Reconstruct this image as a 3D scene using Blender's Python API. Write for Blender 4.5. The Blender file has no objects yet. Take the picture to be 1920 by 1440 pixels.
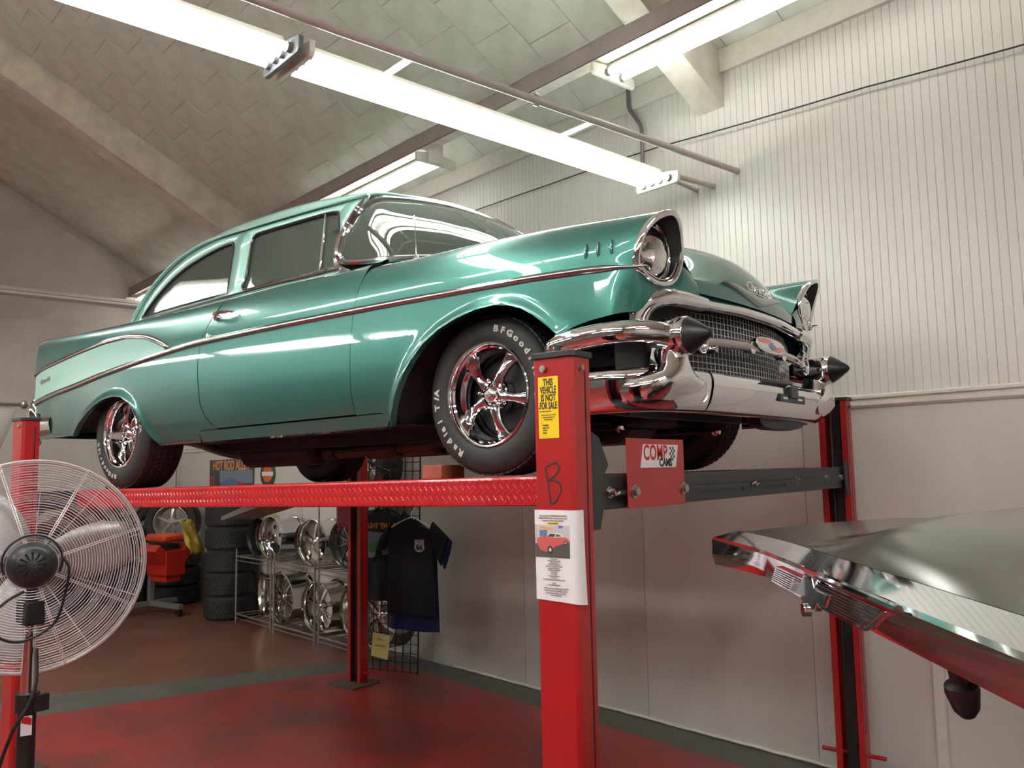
import bpy, bmesh, math, random
from math import sin, cos, pi, radians, sqrt, atan2
from mathutils import Vector, Matrix
random.seed(7)
scene = bpy.context.scene
COL = scene.collection

# ------------------------------------------------------------- camera, world, exposure
cam_data = bpy.data.cameras.new('camera')
cam = bpy.data.objects.new('camera', cam_data); COL.objects.link(cam)
cam_data.sensor_width = 36.0
cam_data.lens = 1570.54 / 1920 * 36
cam_data.clip_start = 0.05
CR = Vector((0.77998598, 0.62553484, -0.0181115))
CU = Vector((0.07641599, -0.06647917, 0.99485733))
CF = Vector((-0.62111389, 0.77735878, 0.09965369))
cam.matrix_world = Matrix(((CR.x, CU.x, -CF.x, 3.4001), (CR.y, CU.y, -CF.y, -3.3477), (CR.z, CU.z, -CF.z, 1.6968), (0, 0, 0, 1)))
scene.camera = cam
world = bpy.data.worlds.new('world'); scene.world = world; world.use_nodes = True
world.node_tree.nodes['Background'].inputs[0].default_value = (0.75, 0.8, 0.85, 1)
world.node_tree.nodes['Background'].inputs[1].default_value = 0.12
vs = scene.view_settings
vs.view_transform = 'Standard'; vs.look = 'None'; vs.gamma = 1.0; vs.use_curve_mapping = False
vs.exposure = 0.68
TUBE = 9.5          # strength of the lit fluorescent tubes

# ------------------------------------------------------------- helpers
class MB:
    def __init__(s): s.v = []; s.f = []; s.m = []; s.cur = 0
    def add(s, vs_, fs):
        o = len(s.v); s.v += [tuple(v) for v in vs_]; s.f += [tuple(i + o for i in f) for f in fs]; s.m += [s.cur] * len(fs); return s
    def box(s, x0, x1, y0, y1, z0, z1, M=None):
        P = [(x0,y0,z0),(x1,y0,z0),(x1,y1,z0),(x0,y1,z0),(x0,y0,z1),(x1,y0,z1),(x1,y1,z1),(x0,y1,z1)]
        if M: P = [M @ Vector(p) for p in P]
        return s.add(P, [(0,3,2,1),(4,5,6,7),(0,1,5,4),(1,2,6,5),(2,3,7,6),(3,0,4,7)])
    def cyl(s, p0, p1, r, n=12, r2=None, caps=True):
        p0, p1 = Vector(p0), Vector(p1); r2 = r if r2 is None else r2
        a = (p1 - p0).normalized(); b = a.orthogonal().normalized(); c = a.cross(b)
        P = [p0 + (b*cos(2*pi*i/n) + c*sin(2*pi*i/n))*r for i in range(n)] + [p1 + (b*cos(2*pi*i/n) + c*sin(2*pi*i/n))*r2 for i in range(n)]
        F = [(i, (i+1) % n, n+(i+1) % n, n+i) for i in range(n)]
        if caps: F += [tuple(range(n))[::-1], tuple(range(n, 2*n))]
        return s.add(P, F)
    def tube(s, path, r, n=8, caps=True, closed=False, flat=None):
        path = [Vector(p) for p in path]; N = len(path); P = []; ref = None
        for i, p in enumerate(path):
            if closed: t = path[(i+1) % N] - path[i-1]
            else: t = path[min(i+1, N-1)] - path[max(i-1, 0)]
            t.normalize()
            if ref is None: b = t.orthogonal().normalized()
            else:
                b = ref - t*ref.dot(t)
                b = b.normalized() if b.length > 1e-6 else t.orthogonal().normalized()
            ref = b; c = t.cross(b); rr = r[i] if isinstance(r, (list, tuple)) else r
            for k in range(n): P.append(p + (b*cos(2*pi*k/n) + c*sin(2*pi*k/n))*rr)
        F = []
        for i in range(N if closed else N-1):
            j = (i+1) % N
            for k in range(n): F.append((i*n+k, i*n+(k+1) % n, j*n+(k+1) % n, j*n+k))
        if caps and not closed: F += [tuple(range(n))[::-1], tuple(range((N-1)*n, N*n))]
        return s.add(P, F)
    def lathe(s, prof, n=32, M=None, a0=0, a1=2*pi, closed_prof=False):
        # prof: (radius, height) about local Z
        full = abs(a1-a0-2*pi) < 1e-6; K = n if full else n+1; P = []
        for k in range(K):
            a = a0 + (a1-a0)*k/n
            for r, h in prof:
                q = Vector((r*cos(a), r*sin(a), h)); P.append(M @ q if M else q)
        L = len(prof); F = []
        for k in range(n):
            k2 = (k+1) % K
            for i in range(L if closed_prof else L-1):
                j = (i+1) % L
                F.append((k*L+i, k2*L+i, k2*L+j, k*L+j))
        return s.add(P, F)
    def grid(s, rows, closed=False):
        n = len(rows[0]); P = [p for r in rows for p in r]; F = []
        for i in range(len(rows)-1):
            for j in range(n if closed else n-1):
                k = (j+1) % n
                F.append((i*n+j, i*n+k, (i+1)*n+k, (i+1)*n+j))
        return s.add(P, F)
    def prism(s, poly, h0, h1, M=None):
        n = len(poly); P = [(x, y, h0) for x, y in poly] + [(x, y, h1) for x, y in poly]
        if M: P = [M @ Vector(p) for p in P]
        return s.add(P, [tuple(range(n))[::-1], tuple(range(n, 2*n))] + [(i, (i+1) % n, n+(i+1) % n, n+i) for i in range(n)])
    def mirror(s):
        o = len(s.v); nf = len(s.f)
        s.v += [(x, -y, z) for x, y, z in s.v]
        s.f += [tuple(i+o for i in reversed(f)) for f in s.f[:nf]]; s.m += s.m[:nf]; return s
    def mesh(s, name, mats, smooth=35, weld=0, normals=True):
        me = bpy.data.meshes.new(name); me.from_pydata([tuple(v) for v in s.v], [], s.f)
        for m in (mats if isinstance(mats, (list, tuple)) else [mats]): me.materials.append(m)
        me.polygons.foreach_set('material_index', s.m)
        if weld or normals:
            bm = bmesh.new(); bm.from_mesh(me)
            if weld: bmesh.ops.remove_doubles(bm, verts=bm.verts, dist=weld)
            if normals: bmesh.ops.recalc_face_normals(bm, faces=bm.faces)
            bm.to_mesh(me); bm.free()
        if smooth:
            me.shade_smooth(); me.set_sharp_from_angle(angle=radians(smooth))
        me.update(); return me
    def build(s, name, mats, parent=None, smooth=35, weld=0, bevel=0, solid=0, normals=True, sub=0, M=None):
        me = s.mesh(name, mats, smooth, weld, normals)
        o = bpy.data.objects.new(name, me); COL.objects.link(o)
        if parent: o.parent = parent
        if M: o.matrix_local = M
        if solid:
            md = o.modifiers.new('solid', 'SOLIDIFY'); md.thickness = solid; md.offset = -1
        if sub:
            md = o.modifiers.new('sub', 'SUBSURF'); md.levels = sub; md.render_levels = sub
        if bevel:
            md = o.modifiers.new('bev', 'BEVEL'); md.width = bevel; md.segments = 2; md.limit_method = 'ANGLE'; md.angle_limit = radians(40)
        return o

def thing(name, label, cat, loc=(0,0,0), rz=0, group=None, M=None):
    o = bpy.data.objects.new(name, None); COL.objects.link(o); o.empty_display_size = 0.1
    if M: o.matrix_world = M
    else: o.location = loc; o.rotation_euler = (0, 0, rz)
    return tag(o, label, cat, group)
def tag(o, label=None, cat=None, group=None, kind=None):
    if label: o['label'] = label
    if cat: o['category'] = cat
    if group: o['group'] = group
    if kind: o['kind'] = kind
    return o
def struct(name, mb, mat, **k): return tag(mb.build(name, mat, **k), kind='structure')
def copy_tree(o, parent=None):
    c = o.copy(); COL.objects.link(c); c.parent = parent
    for ch in list(o.children): copy_tree(ch, c)
    return c
def inst(name, me, parent, M=None):
    o = bpy.data.objects.new(name, me); COL.objects.link(o); o.parent = parent
    if M: o.matrix_local = M
    return o
def text_mesh(txt, size, ext=0.0005, bold=0.0, align='CENTER', space=1.0, width=1.0):
    cu = bpy.data.curves.new('txt', 'FONT'); cu.body = txt; cu.size = size; cu.extrude = ext; cu.offset = bold
    cu.align_x = align; cu.space_character = space; cu.resolution_u = 3
    ob = bpy.data.objects.new('txt', cu); COL.objects.link(ob)
    dg = bpy.context.evaluated_depsgraph_get(); dg.update()
    me = bpy.data.meshes.new_from_object(ob.evaluated_get(dg))
    V = [(v.co.x*width, v.co.y, v.co.z) for v in me.vertices]; F = [tuple(p.vertices) for p in me.polygons]
    bpy.data.objects.remove(ob); bpy.data.curves.remove(cu); bpy.data.meshes.remove(me)
    return V, F
def text_obj(name, txt, size, mat, parent, M, **k):
    m = MB(); V, F = text_mesh(txt, size, **k); m.add(V, F)
    return m.build(name, mat, parent, smooth=0, M=M, normals=False)
def frame(o, x, y, z=None):
    x = Vector(x).normalized(); y = Vector(y).normalized(); z = x.cross(y) if z is None else Vector(z)
    return Matrix(((x.x, y.x, z.x, o[0]), (x.y, y.y, z.y, o[1]), (x.z, y.z, z.z, o[2]), (0, 0, 0, 1)))
def interp(pts, x):
    if x <= pts[0][0]: return pts[0][1]
    for (a, b), (c, d) in zip(pts, pts[1:]):
        if x <= c: return b + (d-b)*(x-a)/(c-a)
    return pts[-1][1]
def spl(pts, n):
    """Catmull-Rom through pts, n samples per span"""
    P = [Vector(p) for p in pts]; P = [P[0]*2-P[1]] + P + [P[-1]*2-P[-2]]; out = []
    for i in range(1, len(P)-2):
        a, b, c, d = P[i-1:i+3]
        for k in range(n):
            t = k/n
            out.append(0.5*((2*b) + (c-a)*t + (2*a-5*b+4*c-d)*t*t + (3*b-a-3*c+d)*t**3))
    out.append(P[-2].copy()); return out
def sm(pts, x):
    """smooth (monotone-ish cubic) interpolation of (x, y) pairs"""
    n = len(pts)
    if x <= pts[0][0]: return pts[0][1]
    if x >= pts[-1][0]: return pts[-1][1]
    for i in range(n-1):
        if x <= pts[i+1][0]: break
    def sl(j):
        if j == 0: return (pts[1][1]-pts[0][1])/(pts[1][0]-pts[0][0])
        if j == n-1: return (pts[-1][1]-pts[-2][1])/(pts[-1][0]-pts[-2][0])
        a = (pts[j][1]-pts[j-1][1])/(pts[j][0]-pts[j-1][0]); b = (pts[j+1][1]-pts[j][1])/(pts[j+1][0]-pts[j][0])
        return 0 if a*b <= 0 else 2*a*b/(a+b)
    h = pts[i+1][0]-pts[i][0]; t = (x-pts[i][0])/h; a, b = sl(i)*h, sl(i+1)*h; y0, y1 = pts[i][1], pts[i+1][1]
    return y0*(2*t**3-3*t*t+1)+a*(t**3-2*t*t+t)+y1*(-2*t**3+3*t*t)+b*(t**3-t*t)

# ------------------------------------------------------------- materials
def mat(name, col, rough=0.5, metal=0.0, coat=0, spec=0.5, noise=None, bump=None, emit=None, coat_rough=0.03, alpha=None):
    m = bpy.data.materials.new(name); m.use_nodes = True; nt = m.node_tree; b = nt.nodes['Principled BSDF']
    b.inputs['Base Color'].default_value = (*col, 1); b.inputs['Roughness'].default_value = rough; b.inputs['Metallic'].default_value = metal
    b.inputs['Coat Weight'].default_value = coat; b.inputs['Coat Roughness'].default_value = coat_rough
    b.inputs['Specular IOR Level'].default_value = spec
    tc = nt.nodes.new('ShaderNodeTexCoord')
    if noise:      # (scale, colour2, amount contrast lo, hi)
        sc, c2, lo, hi = noise[:4]
        mp = nt.nodes.new('ShaderNodeMapping'); nt.links.new(tc.outputs['Object'], mp.inputs[0])
        if len(noise) > 4: mp.inputs['Scale'].default_value = noise[4]
        n = nt.nodes.new('ShaderNodeTexNoise'); n.inputs['Scale'].default_value = sc; n.inputs['Detail'].default_value = 5
        nt.links.new(mp.outputs[0], n.inputs['Vector'])
        r = nt.nodes.new('ShaderNodeMapRange'); r.inputs[1].default_value = lo; r.inputs[2].default_value = hi
        nt.links.new(n.outputs['Fac'], r.inputs[0])
        mx = nt.nodes.new('ShaderNodeMix'); mx.data_type = 'RGBA'
        mx.inputs[6].default_value = (*col, 1); mx.inputs[7].default_value = (*c2, 1)
        nt.links.new(r.outputs[0], mx.inputs[0]); nt.links.new(mx.outputs[2], b.inputs['Base Color'])
    if bump:       # (scale, strength, distance)
        n2 = nt.nodes.new('ShaderNodeTexNoise'); n2.inputs['Scale'].default_value = bump[0]; n2.inputs['Detail'].default_value = 4
        nt.links.new(tc.outputs['Object'], n2.inputs['Vector'])
        bp = nt.nodes.new('ShaderNodeBump'); bp.inputs['Strength'].default_value = bump[1]; bp.inputs['Distance'].default_value = bump[2]
        nt.links.new(n2.outputs['Fac'], bp.inputs['Height']); nt.links.new(bp.outputs[0], b.inputs['Normal'])
    if emit: b.inputs['Emission Color'].default_value = (*emit[0], 1); b.inputs['Emission Strength'].default_value = emit[1]
    return m
def glass_mat(name, tint, refl_rough=0.0, ior=1.52, haze=None):
    m = bpy.data.materials.new(name); m.use_nodes = True; nt = m.node_tree; nt.nodes.clear()
    out = nt.nodes.new('ShaderNodeOutputMaterial'); t = nt.nodes.new('ShaderNodeBsdfTransparent'); t.inputs[0].default_value = (*tint, 1)
    g = nt.nodes.new('ShaderNodeBsdfGlossy'); g.inputs['Roughness'].default_value = refl_rough
    fr = nt.nodes.new('ShaderNodeFresnel'); fr.inputs[0].default_value = ior
    mx = nt.nodes.new('ShaderNodeMixShader'); nt.links.new(fr.outputs[0], mx.inputs[0]); nt.links.new(t.outputs[0], mx.inputs[1]); nt.links.new(g.outputs[0], mx.inputs[2])
    if haze:
        df = nt.nodes.new('ShaderNodeBsdfDiffuse'); df.inputs[0].default_value = (*haze, 1); m2 = nt.nodes.new('ShaderNodeMixShader'); m2.inputs[0].default_value = .10  # pale diffuse share lifts the dark panes, in place of reflected ceiling light
        nt.links.new(mx.outputs[0], m2.inputs[1]); nt.links.new(df.outputs[0], m2.inputs[2]); nt.links.new(m2.outputs[0], out.inputs[0])
    else: nt.links.new(mx.outputs[0], out.inputs[0])
    return m

M_wall = mat('cream_wall_paint', (0.66, 0.61, 0.56), 0.62, noise=(3.0, (0.58, 0.53, 0.49), 0.4, 0.75), bump=(60, 0.08, 0.002))
M_bead = mat('beadboard_paint', (0.70, 0.675, 0.635), 0.45, noise=(1.2, (0.64, 0.60, 0.55), 0.4, 0.7, (1, 1, .25)))
M_lower = mat('lower_panel_paint', (0.66, 0.625, 0.60), 0.5, noise=(1.5, (0.55, 0.50, 0.46), 0.42, 0.75, (1, 1, .35)))
M_trim = mat('trim_paint', (0.72, 0.68, 0.61), 0.45, noise=(20, (0.64, 0.6, 0.54), 0.4, 0.8))
M_ceil = mat('ceiling_tile', (0.76, 0.78, 0.69), 0.8, noise=(5, (0.61, 0.62, 0.545), 0.35, 0.75), bump=(250, 0.1, 0.002))
M_raft = mat('rafter_paint', (0.84, 0.79, 0.70), 0.6, noise=(6, (0.6, 0.55, 0.48), 0.35, 0.75))
M_beam = mat('beam_primer', (0.40, 0.33, 0.32), 0.4, noise=(8, (0.35, 0.29, 0.28), 0.35, 0.7))
M_tube = mat('tube_light', (1, 1, 1), 0.4, emit=((0.98, 1.0, 0.94), TUBE))
M_tube2 = mat('tube_light_bay', (1, 1, 1), 0.4, emit=((0.98, 1.0, 0.965), 32.0))
M_tube4 = mat('tube_light_fill', (1, 1, 1), 0.4, emit=((0.98, 1.0, 0.95), 15.0))  # tubes of the unseen open fixtures added over the middle bay
M_tube3 = mat('tube_light_dimmed', (1, 1, 1), 0.4, emit=((0.98, 1.0, 0.93), 5.0))  # tubes under the beam set weaker so the nearby wall stays less bright
M_tubeoff = mat('tube_unlit', (0.8, 0.8, 0.76), 0.25)
M_fixt = mat('fixture_enamel', (0.78, 0.76, 0.70), 0.35, noise=(12, (0.7, 0.68, 0.6), 0.4, 0.8))
M_fixgrey = mat('fixture_endcap_grey', (0.16, 0.17, 0.18), 0.45)
M_pipe = mat('pipe_paint', (0.52, 0.45, 0.42), 0.35, noise=(15, (0.45, 0.38, 0.34), 0.4, 0.8))
M_black = mat('black_plastic', (0.012, 0.012, 0.013), 0.4)
M_blackrub = mat('black_rubber', (0.014, 0.014, 0.015), 0.55, noise=(20, (0.022, 0.021, 0.02), 0.4, 0.7))
M_dark = mat('undercarriage_black', (0.008, 0.008, 0.009), 0.55, noise=(9, (0.02, 0.016, 0.014), 0.45, 0.8))
M_steelblk = mat('black_painted_steel', (0.022, 0.026, 0.028), 0.42, noise=(10, (0.035, 0.036, 0.036), 0.4, 0.8))
M_red = mat('lift_red_paint', (0.40, 0.013, 0.014), 0.33, coat=0.25, noise=(5, (0.34, 0.012, 0.014), 0.4, 0.8))
M_red2 = mat('runway_red_paint', (0.50, 0.010, 0.016), 0.30, coat=0.3, noise=(7, (0.42, 0.009, 0.014), 0.4, 0.8))
M_chrome = mat('chrome', (0.80, 0.80, 0.82), 0.045, 1.0)
M_trimchr = mat('bright_trim', (0.44, 0.42, 0.42), 0.12, 1.0)
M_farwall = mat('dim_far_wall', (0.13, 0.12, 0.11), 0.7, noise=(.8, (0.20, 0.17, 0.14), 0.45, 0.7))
M_steel = mat('zinc_steel', (0.45, 0.43, 0.39), 0.38, 1.0, noise=(30, (0.3, 0.29, 0.27), 0.4, 0.8))
M_alu = mat('polished_aluminium', (0.72, 0.71, 0.68), 0.14, 1.0, noise=(9, (0.55, 0.54, 0.5), 0.4, 0.8))
M_grill = mat('grille_anodized', (0.50, 0.50, 0.50), 0.3, 1.0)
M_red_floor = mat('red_floor_paint', (0.30, 0.026, 0.024), 0.33, noise=(1.5, (0.13, 0.032, 0.027), 0.45, 0.68), bump=(45, 0.15, 0.003))
M_grey_floor = mat('grey_floor_paint', (0.10, 0.095, 0.082), 0.45, noise=(4, (0.075, 0.07, 0.06), 0.4, 0.7), bump=(45, 0.12, 0.003))
M_brown_floor = mat('worn_brown_floor', (0.16, 0.066, 0.045), 0.30, noise=(1.1, (0.24, 0.12, 0.075), 0.5, 0.78), bump=(35, 0.15, 0.003))
M_white = mat('white_paper', (0.80, 0.77, 0.80), 0.6)
M_ink = mat('black_ink', (0.02, 0.02, 0.025), 0.6)
M_greyink = mat('grey_print', (0.33, 0.31, 0.33), 0.6)
M_yel = mat('yellow_sticker', (0.85, 0.60, 0.01), 0.45)
def mb_(): return MB()
# ------------------------------------------------------------- the room (own axes u, v, turned against the lift)
WY = -0.169878
RM = Matrix.Rotation(WY, 4, 'Z')
V0, UR, UF, VF = 1.797, -8.80, 8.6, -9.0
CA, CS = 5.307, 0.525        # ceiling height = CA - CS*v
def zc(v): return CA - CS*v if v > -3.6 else CA + CS*3.6 - CS*(-3.6 - v)
def rthing(name, label, cat, loc, rz=0, group=None): return thing(name, label, cat, M=RM @ Matrix.Translation(loc) @ Matrix.Rotation(rz, 4, 'Z'), group=group)
ru = RM @ Vector((1, 0, 0)); rv = RM @ Vector((0, 1, 0)); UP = Vector((0, 0, 1))

# floor: three painted zones on one slab
lift_zone = [(-2.97, -1.2), (-2.45, 1.49), (8.6, 1.49), (8.6, -9.0), (-4.85, -9.0)]
strip_cross = [(-3.60, -1.2), (-2.80, 1.49), (-2.45, 1.49), (-2.97, -1.2), (-4.85, -9.0), (-5.6, -9.0)]
m = MB()
m.cur = 0; m.add([(x, y, 0) for x, y in lift_zone], [tuple(range(5))[::-1]])
m.cur = 1; m.add([(x, y, 0) for x, y in strip_cross], [tuple(range(6))])
m.add([(-2.80, 1.49, 0), (8.6, 1.49, 0), (8.6, V0, 0), (-2.70, V0, 0)], [(0, 1, 2, 3)])
m.cur = 2; m.add([(UR, -9, 0), (-5.6, -9, 0), (-3.60, -1.2, 0), (-2.80, 1.49, 0), (-2.70, V0, 0), (UR, V0, 0)], [(0, 1, 2, 3, 4, 5)])
m.cur = 1; m.box(UR-.2, UF+.2, VF-.2, V0+.2, -.2, -.001)
fl = struct('floor', m, [M_red_floor, M_grey_floor, M_brown_floor], smooth=0, normals=False); fl.matrix_world = RM

# right wall: backing, lower sheets, beadboard sheets, chair rail, top trim
m = MB(); m.box(UR-.2, UF+.2, V0+.012, V0+.2, 0, 4.45)
wr = struct('wall_right', m, M_lower, smooth=0); wr.matrix_world = RM
def bead_sheet():
    m = MB(); w = 1.2195; n = 27; pw = w/n; g = .0028; pts = []
    for i in range(n):
        a = i*pw; pts += [(a+g, 0), (a+pw-g, 0), (a+pw, .0042)]
    pts = [(0, .0042)] + pts; H0, H1 = 2.06, 4.22
    m.grid([[(x, y-.006, H0) for x, y in pts], [(x, y-.006, H1) for x, y in pts]])
    m.add([(0, -.0018, H0), (w, -.0018, H0), (w, .012, H0), (0, .012, H0)], [(0, 1, 2, 3)])
    return m.mesh('beadboard_sheet', M_bead, smooth=0, normals=False)
bme = bead_sheet(); u = 1.04 - 1.22*8 + .002; seams = []
while u < UF:
    inst('beadboard_sheet', bme, wr, Matrix.Translation((u, V0, 0))); seams.append(u); u += 1.22
m = MB(); m.box(0, 1.2165, -.004, .012, .0, 2.0)
lme = m.mesh('lower_wall_sheet', M_lower, smooth=0)
u = 1.378 - 1.22*8
while u < UF:
    inst('lower_wall_sheet', lme, wr, Matrix.Translation((u, V0, 0))); u += 1.2205
prof = [(0, 1.99), (-.010, 1.99), (-.022, 2.004), (-.022, 2.022), (-.012, 2.028), (-.012, 2.034), (-.028, 2.042), (-.028, 2.056), (-.014, 2.064), (0, 2.064)]
m = MB(); m.grid([[(UR, V0+y, z) for y, z in prof], [(UF, V0+y, z) for y, z in prof]])
o = struct('trim_1', m, M_trim, smooth=0); o.matrix_world = RM
m = MB(); m.box(UR, .755, V0-.04, V0, 4.218, 4.37); m.box(.95, UF, V0-.04, V0, 4.218, 4.37)
o = struct('trim_2', m, M_trim, smooth=0, bevel=.003); o.matrix_world = RM
# white caulk line along the wall foot
m = MB()
pth = []; u = -1.98
while u < UF: pth.append((u, V0-.008, .012+random.uniform(-.003, .004))); u += .07
m.tube(pth, .011, 5); o = struct('baseboard_right', m, M_trim); o.matrix_world = RM

# rear wall, front wall and left wall
m = MB(); m.add([(UR, VF, 0), (UR, V0, 0), (UR, V0, zc(V0)-.1), (UR, -3.6, zc(-3.6)-.1), (UR, VF, zc(VF)-.1)], [(0, 1, 2, 3, 4)])
o = struct('wall_rear', m, M_wall, smooth=0, normals=False, solid=-.15); o.matrix_world = RM
m = MB(); m.add([(UF, VF, 0), (UF, V0, 0), (UF, V0, zc(V0)), (UF, -3.6, zc(-3.6)), (UF, VF, zc(VF))], [(4, 3, 2, 1, 0)])
o = struct('wall_front', m, M_wall, smooth=0, normals=False); o.matrix_world = RM
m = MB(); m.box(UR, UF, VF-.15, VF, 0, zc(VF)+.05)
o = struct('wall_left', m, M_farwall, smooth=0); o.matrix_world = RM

# ceiling deck with single tiles on the part in view
m = MB(); m.add([(UR-.1, V0+.1, zc(V0+.1)+.022), (UF+.1, V0+.1, zc(V0+.1)+.022), (UF+.1, -3.6, zc(-3.6)+.022), (UR-.1, -3.6, zc(-3.6)+.022), (UR-.1, VF-.1, zc(VF-.1)+.022), (UF+.1, VF-.1, zc(VF-.1)+.022)], [(0, 1, 2, 3), (3, 2, 5, 4)])
ce = struct('ceiling', m, M_ceil, smooth=0, normals=False); ce.matrix_world = RM
m = MB(); T = .4065; L = T; e = .006
m.add([(e, e, 0), (T-e, e, 0), (T-e, L-e, 0), (e, L-e, 0), (.0012, .0012, .004), (T-.0012, .0012, .004), (T-.0012, L-.0012, .004), (.0012, L-.0012, .004), (.0012, .0012, .02), (T-.0012, .0012, .02), (T-.0012, L-.0012, .02), (.0012, L-.0012, .02)],
      [(3, 2, 1, 0), (0, 1, 5, 4), (1, 2, 6, 5), (2, 3, 7, 6), (3, 0, 4, 7), (4, 5, 9, 8), (5, 6, 10, 9), (6, 7, 11, 10), (7, 4, 8, 11)])
tme = m.mesh('ceiling_tile', M_ceil, smooth=0, normals=False)
cosn = 1/sqrt(1+CS*CS); dvv = T*cosn; k = 0; u = -1.445 - 17*.4075; tiles = []
ci = 0
while u < 3.6:
    off = (ci % 2)*dvv/2
    v = .459 - 6*dvv + off
    while v < V0-.02:
        if u > -5.2: tiles.append((u, v))
        v += dvv
    u += .4075; ci += 1
tiles.sort(key=lambda t: -(t[0])); tiles = tiles[:298]
for (u, v) in tiles:
    x = Vector((1, 0, 0)); y = Vector((0, cosn, -CS*cosn)); z = x.cross(y)
    if v + dvv > V0 + .02: v = V0 + .02 - dvv
    inst('ceiling_tile', tme, ce, frame((u, v, zc(v)+random.uniform(0, .0015)), x, y, z))
# rafters
def rafter(u0, u1):
    m = MB(); d = .37
    for a, b in ((V0-.002, -3.6), (-3.6, VF)):
        m.add([(u0, a, zc(a)-d), (u1, a, zc(a)-d), (u1, a, zc(a)+.02), (u0, a, zc(a)+.02), (u0, b, zc(b)-d), (u1, b, zc(b)-d), (u1, b, zc(b)+.02), (u0, b, zc(b)+.02)],
              [(0, 1, 2, 3), (7, 6, 5, 4), (0, 4, 5, 1), (1, 5, 6, 2), (2, 6, 7, 3), (3, 7, 4, 0)])
    return m
for i, (a, b) in enumerate(((.755, .948), (-5.37, -5.12), (-8.84, -8.74))):
    o = struct('trim_%d' % (i+3), rafter(a, b), M_raft if i < 2 else M_wall, smooth=0); o.matrix_world = RM
# steel channel beam under the rafters
m = MB(); y0, y1, z0, z1 = 1.065, 1.165, 4.262, 4.385; t = .008
m.box(UR+.06, UF, y0, y0+t, z0, z1); m.box(UR+.06, UF, y0, y1, z0, z0+t); m.box(UR+.06, UF, y0, y1, z1-t, z1)
m.box(UR+.06, UF, y1-t, y1, z0, z0+.02)
o = struct('trim_6', m, M_beam, smooth=0); o.matrix_world = RM
m = MB(); m.box(UR+.06, UF, y0+.006, y1, z0-.003, z0); o.name = 'trim_6'
o = struct('trim_7', m, M_raft, smooth=0); o.matrix_world = RM

# ------------------------------------------------------------- fluorescent fixtures
def fixture(label, ax, p, length, ntube, lit=True, group='fluorescent fixtures', wide=None, capmat=None, cat='ceiling light', parts_extra=True):
    """fixture whose long axis is local X, tubes below; p = near end centre at tube height"""
    rz = 0 if ax == 'u' else pi/2
    t = rthing('fluorescent_fixture', label, cat, p, rz, group)
    w = wide or (.36 if ntube == 2 else .31)
    m = MB(); hw = w/2
    # body: tray with sloped reflector
    b_ = hw*(.42 if ntube > 2 else .4)
    prof = [(-b_, .026), (-b_*.9, .045), (-b_*.6, .075), (b_*.6, .075), (b_*.9, .045), (b_, .026)]
    if group == 'fixtures over the far bay' and 'open' not in label: prof = [(-hw*1.3, -.01), (-hw*.5, .06), (hw*.5, .06), (hw*1.3, -.01), (hw*.48, .04), (-hw*.48, .04)]  # wide hood shaped to keep the unseen fixtures' light off the ceiling
    n = len(prof)
    m.add([(0.02, y, z) for y, z in prof] + [(length-.02, y, z) for y, z in prof], [(i, (i+1) % n, n+(i+1) % n, n+i) for i in range(n)] + [tuple(range(n)), tuple(range(n, 2*n))[::-1]])
    m.build('reflector', M_fixt, t, smooth=0)
    ys = [(-.5+(i+.5)/ntube)*w*(.86 if ntube > 2 else .74) for i in range(ntube)]
    for y in ys:
        m = MB(); m.cyl((.03, y, 0), (length-.03, y, 0), .019, 12)
        tb = m.build('tube', (M_tube2 if group == 'fixtures over the far bay' and 'open' not in label else M_tube3 if group.startswith('two') else M_tube4 if label.startswith('open') else M_tube) if lit else M_tubeoff, t)
    for e, x in ((0, 0.0), (1, length)):
        m = MB(); s = -1 if e == 0 else 1
        poly = [(-hw-.008, -.040), (-hw-.02, -.024), (-hw-.02, .032), (-hw*.5, .05), (hw*.5, .05), (hw+.02, .032), (hw+.02, -.024), (hw+.008, -.040)]
        Mx = frame((x, 0, 0), (0, 1, 0), (0, 0, 1), (1, 0, 0))
        m.prism(poly, -.012, .012, Mx)
        ec = m.build('end_cap', capmat or M_fixt, t, smooth=0, bevel=.004)
        for y in ys: MB().cyl((x-s*.012, y, 0), (x-s*.032, y, 0), .023, 12).build('lamp_holder', M_fixgrey, ec)
    return t
f1 = fixture('four-tube fluorescent fixture hung over the green car, its white end cap near the wall', 'v', (.655, -1.075, 3.5), 2.53, 4, wide=.30)
f2 = fixture('four-tube fluorescent fixture at the upper left, grey end cap butted to the next fixture', 'v', (.655, -3.66, 3.5), 2.53, 4, wide=.30, capmat=M_fixgrey)
f3 = fixture('two-tube fluorescent fixture under the steel beam at the upper right', 'u', (.50, 1.235, 4.2), 2.44, 2, group='two-tube fixtures under the steel beam')
f4 = fixture('two-tube fluorescent fixture under the steel beam, right above the roof of the green car', 'u', (-3.86, 1.235, 4.2), 2.44, 2, group='two-tube fixtures under the steel beam')
f5 = fixture('far two-tube fluorescent fixture seen behind the rear pillar of the green car', 'u', (-8.45, 1.17, 4.17), 2.44, 2, group='two-tube fixtures under the steel beam')
f6 = fixture('unlit long fluorescent fixture below the rear gable wall, left end open', 'v', (-7.4, -1.28, 3.88), 2.44, 2, lit=False, wide=.52)
f7 = fixture('second unlit fluorescent fixture, off to the far left of the rear wall', 'v', (-7.4, -3.80, 3.88), 2.44, 2, lit=False, wide=.52)
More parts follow.
